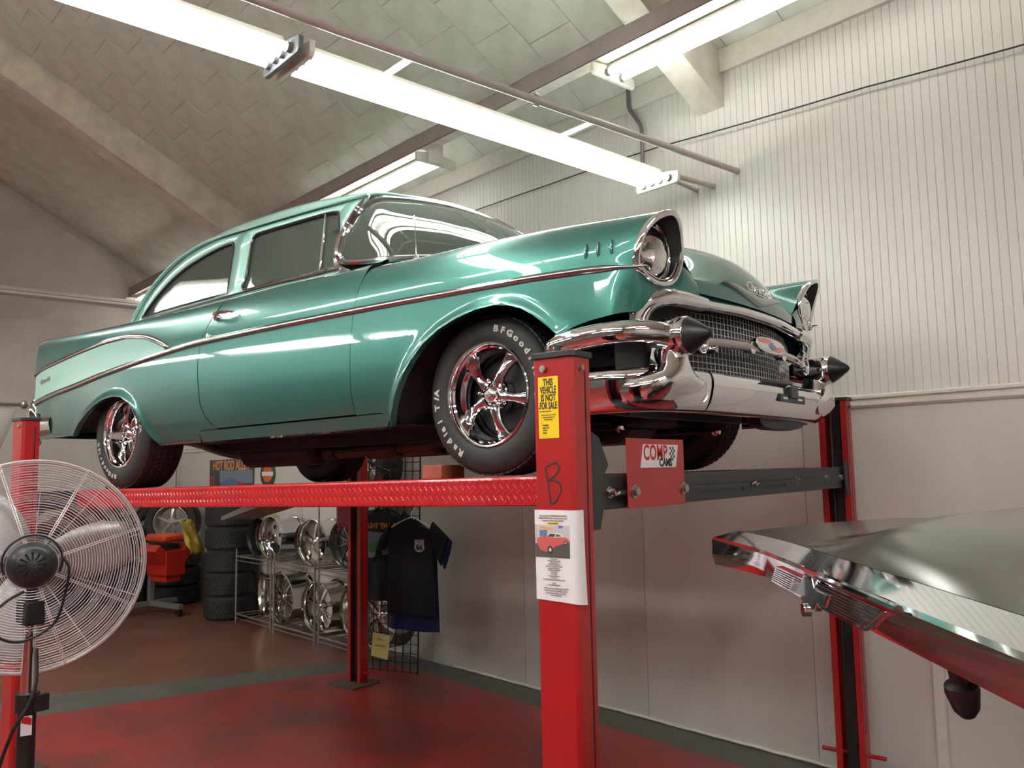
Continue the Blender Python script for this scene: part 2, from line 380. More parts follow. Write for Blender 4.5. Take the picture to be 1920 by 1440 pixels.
# more lights over the rest of the garage (out of view: some read off reflections, others added as fill)
for i, (u, v) in enumerate(((-8.4, -5.9), (-5.8, -5.9), (-3.2, -5.9), (3.2, -5.9))):
    fixture('two-tube fluorescent fixture over the far bay, number %s from the rear wall' % ('one', 'two', 'three', 'four')[i], 'u', (u, v, 3.65), 2.44, 2, group='fixtures over the far bay')
fixture('two-tube fluorescent fixture over the rear bay, outside the left edge of the view', 'u', (-4.9, -2.45, 4.1), 2.44, 2, group='fixtures over the far bay')
fixture('added two-tube fill light over the front bay, out of view', 'v', (4.6, -3.4, 4.1), 2.44, 2, group='fixtures over the far bay')  # unseen fixture added to even out the light on wall and floor
fixture('added two-tube fill light over the front bay, out of view, nearer the door side', 'v', (6.6, -3.4, 4.1), 2.44, 2, group='fixtures over the far bay')  # second unseen fixture added for the same fill
fixture('added two-tube fill light over the middle bay, behind the viewer', 'u', (1.4, -5.9, 3.9), 2.44, 2, group='fixtures over the far bay')  # added behind the camera to brighten wall and floor

for i, (u, v) in enumerate(((-3.6, -4.0), (-.9, -4.0), (2.0, -4.0))):  # unseen fixtures added to light the middle ceiling and the rafter side
    fixture('open four-tube fill light added over the middle bay, %s from the rear wall' % ('first', 'second', 'third')[i], 'u', (u, v, 4.4), 2.44, 4, group='fixtures over the far bay', wide=.34)
# white junction bracket on the end of the fixture over the car roof
m = MB(); m.box(0, .012, -.075, .075, -.10, .07)
m.box(-.03, 0, -.05, .05, .02, .05)
jb = rthing('junction_plate', 'square white cover plate hanging on the fixture end above the car roof', 'bracket', (-1.385, 1.20, 4.26))
m.build('cover', M_fixt, jb, smooth=0, bevel=.003)

# pipes that carry the long fixtures
def pipe(label, path, r, name='support_pipe', cat='pipe', mt=None):
    t = rthing(name, label, cat, path[0]); m = MB(); o0 = Vector(path[0])
    m.tube([Vector(p)-o0 for p in path], r, 12); m.build('tube_body', mt or M_pipe, t); return t
pA = pipe('long pinkish grey support pipe running above the long fixtures into the wall', [(.90, -8.5, 3.565), (.915, -1.0, 3.555), (1.03, V0-.0, 3.545)], .020)
for v, uu in ((.11, .955), (-2.4, .92)):
    m = MB(); m.lathe([(.024, -.014), (.027, -.014), (.027, .014), (.024, .014)], 16, frame((uu-.905, v+8.5, -.01), (1, 0, 0), (0, 0, 1), (0, 1, 0)), closed_prof=True)
    m.box(uu-.905-.012, uu-.905+.012, v+8.5-.012, v+8.5+.012, .018, .03 if v > -1 else 1.9)
    m.build('pipe_clamp', M_steel, pA)
for v in (-.62, .55):
    m = MB(); m.box(-.25, .05, v+8.5-.02, v+8.5+.02, -.003, .003); cl = m.build('hanger_strap', M_fixt, pA, smooth=0)
pB = pipe('shorter support pipe ending at the wall just below the long one', [(.77, 1.49, 3.52), (.85, V0, 3.495)], .018)
pC = pipe('stub of pipe next to the end cap of the long fixture', [(.70, 1.49, 3.53), (.72, V0, 3.50)], .014)
pipe('dark grey bent electrical conduit on the beadboard wall', [(.20, V0-.06, 4.45), (.20, V0-.06, 4.25), (.212, V0-.06, 4.21), (.30, V0-.06, 4.08), (.312, V0-.06, 4.04), (.312, V0-.06, 3.78)], .013, 'electrical_conduit', 'conduit', mat('conduit_grey', (.19, .19, .20), .4, .6))
pipe('thin horizontal pipe low on the rear gable wall at the left', [(UR+.03, -4.5, 3.95), (UR+.03, 1.7, 3.50)], .03, mt=M_wall)
wp = [(UF, V0-.03, 3.50)]
for i in range(40):
    k = i/39; u = 5.5*(1-k) - 8.6*k
    wp.append((u, V0-.035, interp([(-8.6, 3.93), (-1.1, 3.93), (.48, 3.885), (2.67, 3.72), (5.5, 3.52)], u) - .012*abs(sin(u*1.7))))
pipe('thin dark electric cable strung along the beadboard wall', wp, .0045, 'wall_cable', 'cable', M_steelblk)
# ------------------------------------------------------------- four post lift
LX, LW, LH = 3.8706, 2.6509, 2.0240
PW, PD = .0744, .0942
hx, hy = LX/2, LW/2
lift = thing('four_post_lift', 'red four-post car lift with diamond plate runways holding up the green car', 'car lift', (0, 0, 0))
def post(sx, sy, tag_=None):
    """channel post, open towards the middle of the lift"""
    X, Y = sx*hx, sy*hy     # Y = outer face
    def P(a, b): return (X + a, Y - sy*b)
    out = [(-.042, PD), (-PW, PD), (-PW, .014), (-.062, 0), (.062, 0), (PW, .014), (PW, PD), (.042, PD)]
    inn = [(.042, PD-.007), (PW-.007, PD-.007), (PW-.007, .017), (.058, .007), (-.058, .007), (-PW+.007, .017), (-PW+.007, PD-.007), (-.042, PD-.007)]
    m = MB(); n = 16; poly = [P(*q) for q in out+inn]
    k = len(out); V = [(x, y, z) for z in (.012, LH) for x, y in poly]
    F = []
    for i in range(2*k): F.append((i, (i+1) % (2*k), 2*k+(i+1) % (2*k), 2*k+i))
    for i in range(k-1):
        j = 2*k-1-i
        F.append((i, i+1, j-1, j)); F.append((2*k+j, 2*k+j-1, 2*k+i+1, 2*k+i))
    m.add(V, F); po = m.build('post', M_red, lift, smooth=0, bevel=.0015)
    m = MB(); q = [(-.082, .1), (-.082, .008), (-.066, -.008), (.066, -.008), (.082, .008), (.082, .1)]
    m.prism([P(*a) for a in q], LH-.001, LH+.017); m.build('post_cap', M_steelblk, po, smooth=0, bevel=.002)
    m = MB(); m.box(X-.15, X+.15, Y-.05, Y+.23, 0, .012) if sy < 0 else m.box(X-.15, X+.15, Y-.23, Y+.05, 0, .012)
    m.build('base_plate', mat('base_plate_rust', (.10, .07, .05), .7, .2) if not bpy.data.materials.get('base_plate_rust') else bpy.data.materials['base_plate_rust'], po, smooth=0, bevel=.002)
    # dark inside: safety ladder strip with slots
    m = MB(); a, b = P(-.030, .062), P(.030, .016)
    m.box(min(a[0], b[0]), max(a[0], b[0]), min(a[1], b[1]), max(a[1], b[1]), .02, LH-.01)
    m.build('slider_track', M_black, po, smooth=0)
    bolts = [(P(-.028*sx, -.004), (0, -sy, 0)), (P(sx*(PW+.004), .045), (sx, 0, 0))]
    for (bx, by), nrm in bolts:
        m = MB(); c = Vector((bx, by, LH-.032)); N = Vector(nrm)
        m.cyl(c-N*.006, c+N*.006, .0085, 6); m.cyl(c-N*.004, c+N*.0005, .011, 16)
        m.build('bolt', M_steel, po, smooth=30)
    return po, P
posts = {}
for sx in (1, -1):
    for sy in (-1, 1): posts[sx, sy] = post(sx, sy)
# slot lines on the outer corner of the near front post (rear flange seam)
for sx, sy in posts:
    po, P = posts[sx, sy]; m = MB(); a = P(PW+.0012, .066); b = P(PW-.002, .0715)
    m.box(min(a[0], b[0]), max(a[0], b[0]), min(a[1], b[1]), max(a[1], b[1]), .3, LH-.04); m.build('slot_seam', M_black, po, smooth=0)
# anchor pins low on the far posts
for sx, z in ((1, .19), (-1, .085)):
    m = MB(); po, P = posts[sx, 1]
    m.cyl((sx*hx+(-.16 if sx > 0 else .05), hy-.05, z), (sx*hx+(.16 if sx > 0 else .12), hy-.05, z), .011, 10); m.build('stop_pin', M_red, po)
# threaded lock rod in front of the rear near post
for sx, sy in posts:
    po, P = posts[sx, sy]; x, y = P(0.02 if sx < 0 else -.02, PD-.03 if (sx, sy) != (-1, -1) else PD+.012)
    m = MB(); m.cyl((x, y, .6), (x, y, LH+.018), .008, 8); m.cyl((x, y, LH+.018), (x, y, LH+.045), .010, 10)
    m.build('lock_rod', M_steelblk, po)

SL = .0168; RZ = 1.640      # runway: height 1.640 at x=0, rising forward
def rz_(x): return RZ + SL*x
RH = .104
dia = MB()
def runway(sy):
    y0, y1 = sy*.525, sy*1.02
    lo, hi = min(y0, y1), max(y0, y1)
    m = MB(); X0, X1 = -1.83, 1.865; b = .010
    prof = [(lo+b, 0), (hi-b, 0), (hi-.003, -.003), (hi, -b), (hi, -RH+.004), (hi-.004, -RH), (hi-.05, -RH), (hi-.05, -RH+.006), (hi-.006, -RH+.006), (hi-.006, -.008), (lo+.006, -.008), (lo+.006, -RH+.006), (lo+.05, -RH+.006), (lo+.05, -RH), (lo+.004, -RH), (lo, -RH+.004), (lo, -b), (lo+.003, -.003)]
    n = len(prof)
    m.add([(X0, y, rz_(X0)+z) for y, z in prof] + [(X1, y, rz_(X1)+z) for y, z in prof], [(i, (i+1) % n, n+(i+1) % n, n+i) for i in range(n)])
    m.box(X1-.004, X1, lo+.004, hi-.004, rz_(X1)-RH, rz_(X1)-.002)
    ro = m.build('runway', M_red2, lift, smooth=0)
    return ro, lo, hi, X0, X1
def lozenge(m, c, a, nrm, L=.0135, w=.0034, h=.0017):
    c = Vector(c); a = Vector(a).normalized(); nrm = Vector(nrm); b = nrm.cross(a)
    m.add([c-a*L, c-a*L*.3+b*w, c+a*L*.3+b*w, c+a*L, c+a*L*.3-b*w, c-a*L*.3-b*w, c-a*L*.45+nrm*h, c+a*L*.45+nrm*h],
          [(0, 6, 1), (1, 6, 7, 2), (2, 7, 3), (3, 7, 4), (4, 7, 6, 5), (5, 6, 0)])
for sy in (-1, 1):
    ro, lo, hi, X0, X1 = runway(sy)
    m = MB(); px = .0315; rows = 5
    for face, N in ((lo, Vector((0, -1, 0))), (hi, Vector((0, 1, 0)))):
        if (sy < 0) != (face == lo): continue
        x = X0+.02; i = 0
        while x < X1-.02:
            for r in range(rows):
                z = -.016 - r*.0192
                s = 1 if r % 2 == 0 else -1
                lozenge(m, (x + (px/2 if r % 2 else 0), face, rz_(x)+z), (1, 0, s*1.25), N)
            x += px
        x = X0+.02
        while x < X1-.02:      # top strip by the edge
            for r in range(3):
                lozenge(m, (x + (px/2 if r % 2 else 0), face - N.y*(.022+r*.022), rz_(x)), (1, (1 if r % 2 else -1)*1.25, 0), (0, 0, 1), .012)
            x += px
    tag(m.build('tread_pattern', M_red2, ro, smooth=0, normals=False), kind='stuff')
    # rear approach ramp
    m = MB(); z = rz_(X0)
    m.add([(X0-.03, lo+.02, z-.004), (X0-.03, hi-.02, z-.004), (X0-1.0, hi-.06, z-.27), (X0-1.0, lo+.06, z-.27), (X0-.03, lo+.02, z-.09), (X0-.03, hi-.02, z-.09), (X0-1.0, hi-.06, z-.30), (X0-1.0, lo+.06, z-.30)],
          [(0, 3, 2, 1), (4, 5, 6, 7), (0, 1, 5, 4), (3, 7, 6, 2), (0, 4, 7, 3), (1, 2, 6, 5)])
    m.build('approach_ramp', mat('ramp_grey', (.22, .21, .20), .5, .4) if not bpy.data.materials.get('ramp_grey') else bpy.data.materials['ramp_grey'], lift, smooth=0)
# cross beams
for sx in (1, -1):
    z1 = rz_(sx*1.9)-.002; z0 = z1-.108; xa, xb = sorted((sx*1.873, sx*1.985))
    m = MB(); m.box(xa, xb, -hy+.025, hy-.025, z0, z1)
    cb = m.build('cross_beam', M_steelblk, lift, smooth=0, bevel=.004)
    m = MB()
    for y in (-1.14, 1.12):
        for dz in (.055,):
            pass
    for y in (-1.10, .52, .93, 1.14):
        m = MB(); m.cyl((sx*1.985, y, z1-.055), (sx*1.998, y, z1-.055), .014, 6); m.cyl((sx*1.985, y, z1-.055), (sx*1.988, y, z1-.055), .019, 16)
        m.build('bolt', M_steel, cb)
    if sx > 0:
        # gusset plates at the near post, lock linkage rod along the beam
        m = MB(); Mx = frame((2.0, 0, 0), (0, 1, 0), (0, 0, 1))
        m.prism([(-1.235, z0-.055), (-1.185, z0-.055), (-1.165, z0+.0), (-1.165, z1-.01), (-1.13, z1+.03), (-1.18, z1+.115), (-1.235, z1+.135)], -.004, .004, Mx)
        m.build('gusset_plate', M_steelblk, cb, smooth=0)
        m = MB(); m.prism([(1.235, z0-.045), (1.20, z0-.045), (1.17, z0+.03), (1.17, z1+.0), (1.235, z1+.04)], -.004, .004, Mx)
        m.build('gusset_plate', M_steelblk, cb, smooth=0)
        m = MB(); m.box(2.003, 2.009, -1.10, 1.10, z1-.063, z1-.049); m.build('linkage_bar', M_steelblk, cb, smooth=0)
        for y in (-1.12, -.03):
            m = MB(); m.tube([(2.012, y-.03, z1-.055), (2.02, y-.01, z1-.047), (2.014, y+.01, z1-.060), (2.012, y+.035, z1-.055)], .006, 8); m.build('linkage_clevis', M_chrome, cb)
        for y in (-.08, .38):
            m = MB(); m.cyl((1.984, y, z0+.035), (1.9865, y, z0+.035), .008, 12); m.build('bolt_hole', M_black, cb)
        # red sign plate bolted on
        m = MB(); m.box(2.011, 2.015, -1.035, -.65, z1-.050-.06, z1+.115)
        sp = m.build('sign_plate', M_red, lift, smooth=0, bevel=.001)
        tag(sp, 'small red steel plate with the white racing parts sticker')
        for y in (-1.0, -.665):
            m = MB(); m.cyl((2.015, y, z1-.055), (2.032, y, z1-.055), .015, 6); m.cyl((2.015, y, z1-.055), (2.019, y, z1-.055), .022, 18); m.build('bolt', M_steel, sp)
        # sticker
        m = MB(); cy, cz = -.823, z1+.058; w, h = .121, .062
        sh = .010
        m.add([(2.0158, cy-w-sh*.4, cz-h*.55), (2.0158, cy+w-sh, cz-h*.55), (2.0158, cy+w+sh*.4, cz+h*.55), (2.0158, cy-w+sh, cz+h*.55)], [(0, 1, 2, 3)])
        m = MB(); m.prism([(cy-w-sh, cz-h*.62), (cy+w-sh, cz-h*.62), (cy+w+sh, cz+h*.62), (cy-w+sh, cz+h*.62)], 0, .0008, frame((2.0152, 0, 0), (0, 1, 0), (0, 0, 1)))
        st = m.build('sticker', M_white, sp, smooth=0)
        MR = bpy.data.materials['lift_red_paint']
        text_obj('sticker_lettering', 'COMP', .070, mat('sticker_red', (.55, .02, .02), .5), st, frame((2.0163, cy-.030, cz-.012), (0, 1, 0), (0, 0, 1)), bold=.0016, width=.80, space=1.04)
        text_obj('sticker_lettering', 'CAMS', .036, M_ink, st, frame((2.0164, cy+.038, cz-.034), (0, 1, 0), (0, 0, 1)), bold=.0014, width=.95)
        m = MB()
        for i in range(4):
            for j in range(5):
                if (i+j) % 2 == 0:
                    yy, zz = cy+.064+i*.0095+j*.0012, cz-.016+j*.0095
                    m.add([(2.0164, yy, zz), (2.0164, yy+.0095, zz), (2.0164, yy+.0107, zz+.0095), (2.0164, yy+.0012, zz+.0095)], [(0, 1, 2, 3)])
        m.build('checker_flag', M_ink, st, smooth=0)

# papers and marks on the near front post (face towards -Y)
FY = -hy-.0006
npost = posts[1, -1][0]
def fpt(dx, z): return (hx+dx, FY, z)
stk = thing('not_for_sale_sticker', 'yellow sticker reading this vehicle is not for sale, high on the red post', 'sticker', (hx-.012, FY-.0004, 1.875))
m = MB(); m.box(-.037, .037, -.0006, 0, -.0925, .0925); m.build('backing', M_yel, stk, smooth=0)
for i, (tx, sz, w) in enumerate((('THIS', .029, .62), ('VEHICLE', .029, .54), ('IS NOT', .029, .60), ('FOR SALE', .029, .52))):
    text_obj('lettering', tx, sz, M_ink, stk, frame((0, -.0008, (.066-i*.0235)), (1, 0, 0), (0, 0, 1)), bold=.0008, width=w)
for i, (tx, sz, x) in enumerate((('Stk', .006, -.032), ('Your customer signed here', .005, -.012), ('We can also order a new one with', .0046, 0), ('a stereo, tint and lift kit from', .0046, 0), ('dealer to the owner', .0046, 0), ('1', .006, -.026), ('Complete', .007, -.012), ('Body Title', .007, -.011), ('Service', .007, -.013), ('Detail', .007, -.015))):
    z = (-.004, -.013, -.024, -.031, -.038, -.047, -.055, -.063, -.070, -.078)[i]
    text_obj('small_print', tx, sz, M_ink, stk, frame((x, -.0008, z), (1, 0, 0), (0, 0, 1)), bold=.0001, align='CENTER', width=.8)
# hand painted B
bl = MB(); B_ = [(-.020, .048), (.016, .060), (.030, .045), (.012, .022), (-.006, .010), (.024, .004), (.034, -.020), (.016, -.052), (-.004, -.062)]
pb = spl([(x, -.0008, z) for x, z in B_], 6); bl.tube(pb, [.0022+.0010*abs(sin(i*.17)) for i in range(len(pb))], 6)
pb = spl([(-.022, -.0008, .046), (-.012, -.0008, 0), (-.004, -.0008, -.062)], 6); bl.tube(pb, .0026, 6)
for i in range(len(bl.v)): x, y, z = bl.v[i]; bl.v[i] = (x, -.0006+(y+.0008)*.2, z)
bm_ = bl.build('painted_letter_b', M_ink, npost, M=Matrix.Translation((hx-.008, FY, 1.65)))
# printed sale sheet that wraps the post corner
sh = thing('sale_sheet', 'white printed sale sheet with a red car photo, taped round the lift post', 'paper', (hx, FY, 1.44))
m = MB(); Zt, Zb = 1.571-1.44, 1.31-1.44; pts = [(-.072, -.0012), (-.03, -.0016), (.02, -.0014), (.058, -.0016), (.071, .006), (.0768, .0165), (.080, .035)]
rows = []
for i in range(9):
    z = Zt + (Zb-Zt)*i/8 ; rows.append([(x + .0045*(i/8)**2*(j/6)+.002*(i/8), y - .0035*(i/8)*(j > 3)*(y < .01), z - .010*(j/6)*(i/8)) for j, (x, y) in enumerate(pts)])
m.grid(rows); m.build('sheet', M_white, sh, smooth=60, normals=False)
def ptx(n, tx, sz, z, mt=M_greyink, x=-.004, b=.00012, w=.8): return text_obj(n, tx, sz, mt, sh, frame((x, -.0024-.001*(z < -.06), z), (1, 0, 0), (0, 0, 1)), bold=b, width=w)
M_yhl = mat('yellow_highlight', (.85, .75, .05), .6)
ptx('printed_line', 'Old Pontiac GTO, CONVERTIBLE 400 TRI-POWER', .0058, .112)
ptx('printed_line', 'LEMANS, KENTUCKY BLUE, 242 MUSCLECAR CLASSIC', .0054, .105)
ptx('printed_line', 'Average Price $55,000  Savings of $15,500', .0056, .098, mat('pink_print', (.45, .2, .2), .6))
m = MB(); m.box(-.026, .018, -.0023, -.0018, .0885, .0955); m.build('highlight_bar', M_yhl, sh, smooth=0)
ptx('printed_line', 'Our Price $39,500', .0056, .0902, M_ink)
m = MB(); PX0, PX1, PZ0, PZ1 = -.070, .0545, -.040, .075
def pq(m_, pts, y): m_.add([(x, y, -.0077+(z+.040)*.8235) for x, z in pts], [tuple(range(len(pts)))])
photo = []
m = MB(); pq(m, [(PX0, PZ0), (PX1, PZ0), (PX1, PZ1), (PX0, PZ1)], -.0021); ph = m.build('photo_print', mat('photo_wall', (.55, .50, .55), .5), sh, smooth=0, normals=False)
def pp(n, pts, col, y): 
    m = MB(); pq(m, pts, y); m.build(n, mat('photo_'+n, col, .5), ph, smooth=0, normals=False)
pp('photo_floor', [(PX0, PZ0), (PX1, PZ0), (PX1, .020), (.03, .026), (PX0, .008)], (.09, .085, .08), -.0022)
pp('photo_sign', [(-.054, .033), (-.026, .034), (-.026, .058), (-.054, .056)], (.12, .2, .35), -.0022)
pp('photo_sign', [(-.054, .061), (-.006, .058), (-.006, .066), (-.054, .069)], (.8, .4, .1), -.0022)
pp('photo_sign', [(.015, .064), (.031, .066), (.031, .074), (.015, .073)], (.15, .15, .4), -.0022)
pp('photo_car_body', [(-.066, .018), (-.062, .028), (-.030, .037), (.030, .036), (.046, .031), (.053, .022), (.050, .016), (.020, .006), (.0, -.001), (-.014, -.018), (-.032, -.020), (-.050, -.016), (-.060, .002)], (.55, .10, .10), -.0023)
pp('photo_car_roof', [(-.026, .034), (-.018, .047), (.012, .049), (.028, .043), (.034, .034), (.0, .031)], (.75, .72, .72), -.0024)
pp('photo_car_glass', [(-.024, .034), (-.017, .044), (.004, .044), (.0, .033)], (.06, .06, .07), -.0025)
pp('photo_car_glass', [(.004, .034), (.007, .044), (.02, .042), (.026, .036)], (.12, .12, .13), -.0025)
for cx, cz, r in ((-.016, -.012, .014), (.040, .014, .008)):
    pp('photo_car_wheel', [(cx+r*.72*cos(a*pi/8), cz+r*sin(a*pi/8)) for a in range(16)], (.03, .03, .03), -.0026)
    pp('photo_car_rim', [(cx+r*.35*cos(a*pi/8), cz+r*.5*sin(a*pi/8)) for a in range(16)], (.6, .6, .6), -.0027)
lines = ('Very nice paint', 'Old Number 725 Convertible', 'Original Look Red', 'Well loaded & Professional', 'Engine: Correct 400 engine true GTO', 'Automatic HO Tri-power', 'Turned Classic Transmission', 'Power Steering', 'Power brakes', 'Factory air conditioning', 'Power Top', 'Newer Paint job, looks & original Rotator wheels', '', 'EXTRAS', 'ON OUR WHEEL HERE')
for i, t_ in enumerate(lines):
    if t_: ptx('printed_line', t_, .0049, -.0128-i*.00535)
for i, t_ in enumerate(('1 of 500 Spec. Motors GTO Body Type: Convertible', 'Engine 400 Transmission: Manual Mileage 15,xxx', 'Exterior: Code Red Interior Color White', 'THIS CAR IS WHAT?')):
    ptx('printed_line', t_, .0052, -.097-i*.0068, x=.002)
# ------------------------------------------------------------- the green fifties sedan on the lift
def metallic(name, col, flake, rough=.32):
    m = mat(name, col, rough, .55, coat=1.0)
    nt = m.node_tree; b = nt.nodes['Principled BSDF']; tc = nt.nodes['Texture Coordinate']
    lw = nt.nodes.new('ShaderNodeLayerWeight'); lw.inputs[0].default_value = .35
    mx = nt.nodes.new('ShaderNodeMix'); mx.data_type = 'RGBA'; mx.inputs[6].default_value = (*flake, 1); mx.inputs[7].default_value = (*col, 1)
    nt.links.new(lw.outputs['Facing'], mx.inputs[0]); nt.links.new(mx.outputs[2], b.inputs['Base Color'])
    return m
M_teal = metallic('teal_metallic_paint', (.018, .094, .087), (.048, .205, .175))
M_aqua = mat('pale_aqua_paint', (.33, .60, .52), .3, coat=1.0)
M_glass = glass_mat('tinted_window_glass', (.55, .68, .61), ior=1.7, haze=(.50, .60, .52))
M_lens = glass_mat('clear_lamp_glass', (.93, .95, .93))
M_dkglass = mat('dark_trim_rubber', (.015, .015, .016), .35)
M_brownpipe = mat('exhaust_brown', (.11, .05, .04), .45, .5)
M_refl = mat('lamp_reflector', (.85, .85, .82), .16, 1.0, bump=(60, .35, .004))
CZ = .316
carM = Matrix.Translation((1.2794, 0, 1.9833)) @ Matrix.Rotation(-.0122857, 4, 'Y') @ Matrix.Translation((0, 0, -CZ))
car = thing('classic_sedan', 'two-tone teal and pale aqua fifties sedan parked up on the red lift', 'car', M=carM)
UPZ = Matrix.Translation((0, 0, CZ))
def cb_(m, name, mt, parent=None, **k):
    """part of the car; vertices are given with the front hub height as zero"""
    if parent is None: return m.build(name, mt, car, M=UPZ, **k)
    return m.build(name, mt, parent, **k)
# side surface
Wp = [(-4.16, .872), (-4.0, .893), (-3.6, .925), (-3.0, .938), (-2.0, .94), (-.7, .938), (0, .932), (.3, .922), (.5, .905), (.62, .885), (.70, .862), (.8, .84)]
Fp = [(-.12, -.062), (-.095, -.052), (-.04, -.030), (.03, -.008), (.1, .003), (.17, .007), (.24, .0065), (.31, .004), (.40, 0), (.48, -.009), (.55, -.029), (.60, -.05), (.64, -.08)]
def Ys(x, z): 
    t = 1.0 if x > -2.6 else max(.0, 1-(-2.6-x)/.8)
    d = sm(Fp, z)
    if z > .40: d *= .35+.65*t
    if z > .60 and x < -2.6: d = d
    return sm(Wp, x) + d
archF = [(-.492, -.10), (-.458, -.03), (-.415, .045), (-.375, .10), (-.315, .165), (-.249, .220), (-.165, .268), (-.071, .301), (.03, .322), (.122, .327), (.19, .317), (.25, .296), (.30, .266), (.345, .231), (.375, .205), (.403, .178)]
archR = [(-3.40, .005), (-3.371, .030), (-3.28, .085), (-3.161, .142), (-3.06, .180), (-2.957, .206), (-2.84, .214), (-2.728, .202), (-2.64, .165), (-2.568, .112), (-2.515, .045), (-2.473, -.016), (-2.43, -.06), (-2.382, -.088)]
def zlow(x):
    if x < -3.40: return .012 + (.02 if x < -3.9 else 0)*(-3.9-x)/.2
    if x < -2.382: return interp(archR, x)
    if x < -.492: return -.095
    if x < .403: return interp(archF, x)
    return sm([(.403, .178), (.47, .203), (.55, .220), (.70, .238)], x)
def flare(x, z):
    # rolled lip standing proud round the wheel openings
    best = 9
    for A in (archF, archR):
        if A[0][0]-.1 < x < A[-1][0]+.1:
            for (a, b), (c, d) in zip(A, A[1:]):
                dx, dz = c-a, d-b; L2 = dx*dx+dz*dz; t = max(0, min(1, ((x-a)*dx+(z-b)*dz)/L2))
                best = min(best, math.hypot(x-a-dx*t, z-b-dz*t))
    return .012*math.exp(-(best/.028)**2) if best < .12 else 0
def surfY(x, z):
    G = upper if x > -.70 else upR
    if z <= .40 or -1.775 < x < -.655: return Ys(x, z)
    cs = []
    for r in G:
        for a, b in zip(r, r[1:]):
            if a[2] <= z <= b[2] and b[2] > a[2]:
                t = (z-a[2])/(b[2]-a[2]); cs.append((a[0]+(b[0]-a[0])*t, a[1]+(b[1]-a[1])*t)); break
    cs.sort()
    return interp(cs, x) if cs else Ys(x, z)
def cbm(m, name, mt, parent=None, **k):
    a = cb_(m, name, mt, parent, **k)
    m.v = [(x, -y, z) for x, y, z in m.v]; m.f = [tuple(reversed(f)) for f in m.f]
    return a, cb_(m, name, mt, parent, **k)
def SP(x, z): return (x, -(Ys(x, z)+flare(x, z)), z)
def cols(a, b, step=.035):
    """column stations, extra ones at steep arch parts"""
    n = max(1, int(round((b-a)/step))); xs = [a+(b-a)*i/n for i in range(n+1)]
    for A in (archF, archR):
        for (x0, z0), (x1, z1) in zip(A, A[1:]):
            for q in (x0, (x0+x1)/2, x1):
                if a < q < b: xs.append(q)
    return sorted(set(round(x, 5) for x in xs))
def sidegrid(m, xs, ztop, edge=None, zl=zlow, nz=22, efade=.35, lip=True):
    rows = []
    for x0 in xs:
        a = zl(x0); col = []
        for j in range(nz+1):
            z = a + (ztop-a)*j/nz; x = x0
            if edge:
                for xe, fn in edge:
                    w = max(0, 1-abs(x0-xe)/efade); x += (fn(z)-xe)*w
            col.append(SP(x, z))
        if lip:      # inward return flange along the lower edge
            p = col[0]; col = [(p[0], p[1]+.035, p[2]+.004), (p[0], p[1]+.003, p[2]-.002)] + col
        rows.append(col)
    m.grid(rows); return rows
xF = lambda z: interp([(-.1, -.708), (-.03, -.707), (.29, -.70), (.45, -.682), (.6, -.652), (.7, -.64)], z)
xR = lambda z: interp([(-.036, -1.775), (-.02, -1.81), (.006, -1.842), (.05, -1.878), (.095, -1.900), (.3, -1.929), (.44, -1.911), (.62, -1.813), (.7, -1.77)], z)
ZT = .40
# ---- front fender: lower side, upper crown, front return
stF = [
 (-.655, [(.938,.40),(.929,.48),(.909,.55),(.882,.600),(.84,.632),(.78,.648),(.70,.652),(.62,.656)]),
 (-.30, [(.936,.40),(.927,.48),(.905,.55),(.868,.602),(.81,.632),(.74,.638),(.68,.634),(.61,.632)]),
 (0, [(.932,.40),(.922,.48),(.899,.55),(.860,.602),(.80,.630),(.73,.630),(.65,.612),(.58,.600)]),
 (.30, [(.922,.40),(.912,.48),(.890,.545),(.850,.593),(.785,.620),(.71,.613),(.63,.580),(.55,.560)]),
 (.50, [(.905,.40),(.897,.475),(.877,.535),(.840,.582),(.770,.607),(.69,.592),(.61,.545),(.52,.505)]),
 (.60, [(.889,.40),(.884,.47),(.867,.53),(.830,.575),(.757,.602),(.672,.578),(.60,.515),(.505,.455)]),
]
last = [(.690,.862,.40),(.700,.864,.455),(.722,.852,.515),(.752,.815,.568),(.775,.745,.595),(.762,.665,.568),(.735,.605,.485),(.735,.50,.395)]
keys = [[(x, y, z) for y, z in pts] for x, pts in stF] + [last]
def surf(keys, nx, ny):
    A = [spl([k[j] for k in keys], nx) for j in range(len(keys[0]))]      # along x, per point
    return [spl([A[j][i] for j in range(len(A))], ny) for i in range(len(A[0]))]
upper = surf(keys, 7, 5)
def shf(p):
    w = max(0, 1-abs(p[0]+.655)/.25); return p[0]+(xF(p[2])-(-.655))*w
m = MB(); m.grid([[(shf(p), -p[1], p[2]) for p in r] for r in upper])
xs = cols(-.655, .60)
rows = sidegrid(m, xs, ZT, edge=[(-.655, xF)], zl=lambda x: max(zlow(x), -.036) if x < -.492 else zlow(x), efade=.25)
# last columns slanting to the front corner
n = 22; c0 = rows[-1][2:]; zl0 = .238
ex = []
for t in (0, .33, .66, 1.0):
    xb, xt = .60+(.645-.60)*t, .60+(.690-.60)*t; col = []
    for j in range(n+1):
        s = j/n; zb = .226+(.237-.226)*t; z = zb+(ZT-zb)*s; x = xb+(xt-xb)*s
        y = Ys(x, z) - .030*t*t*(1-s)
        if t == 1.0 and j == n: y = .862
        col.append((x, -y, z))
    ex.append([(col[0][0], col[0][1]+.03, col[0][2]+.003)] + col)
m.grid(ex)
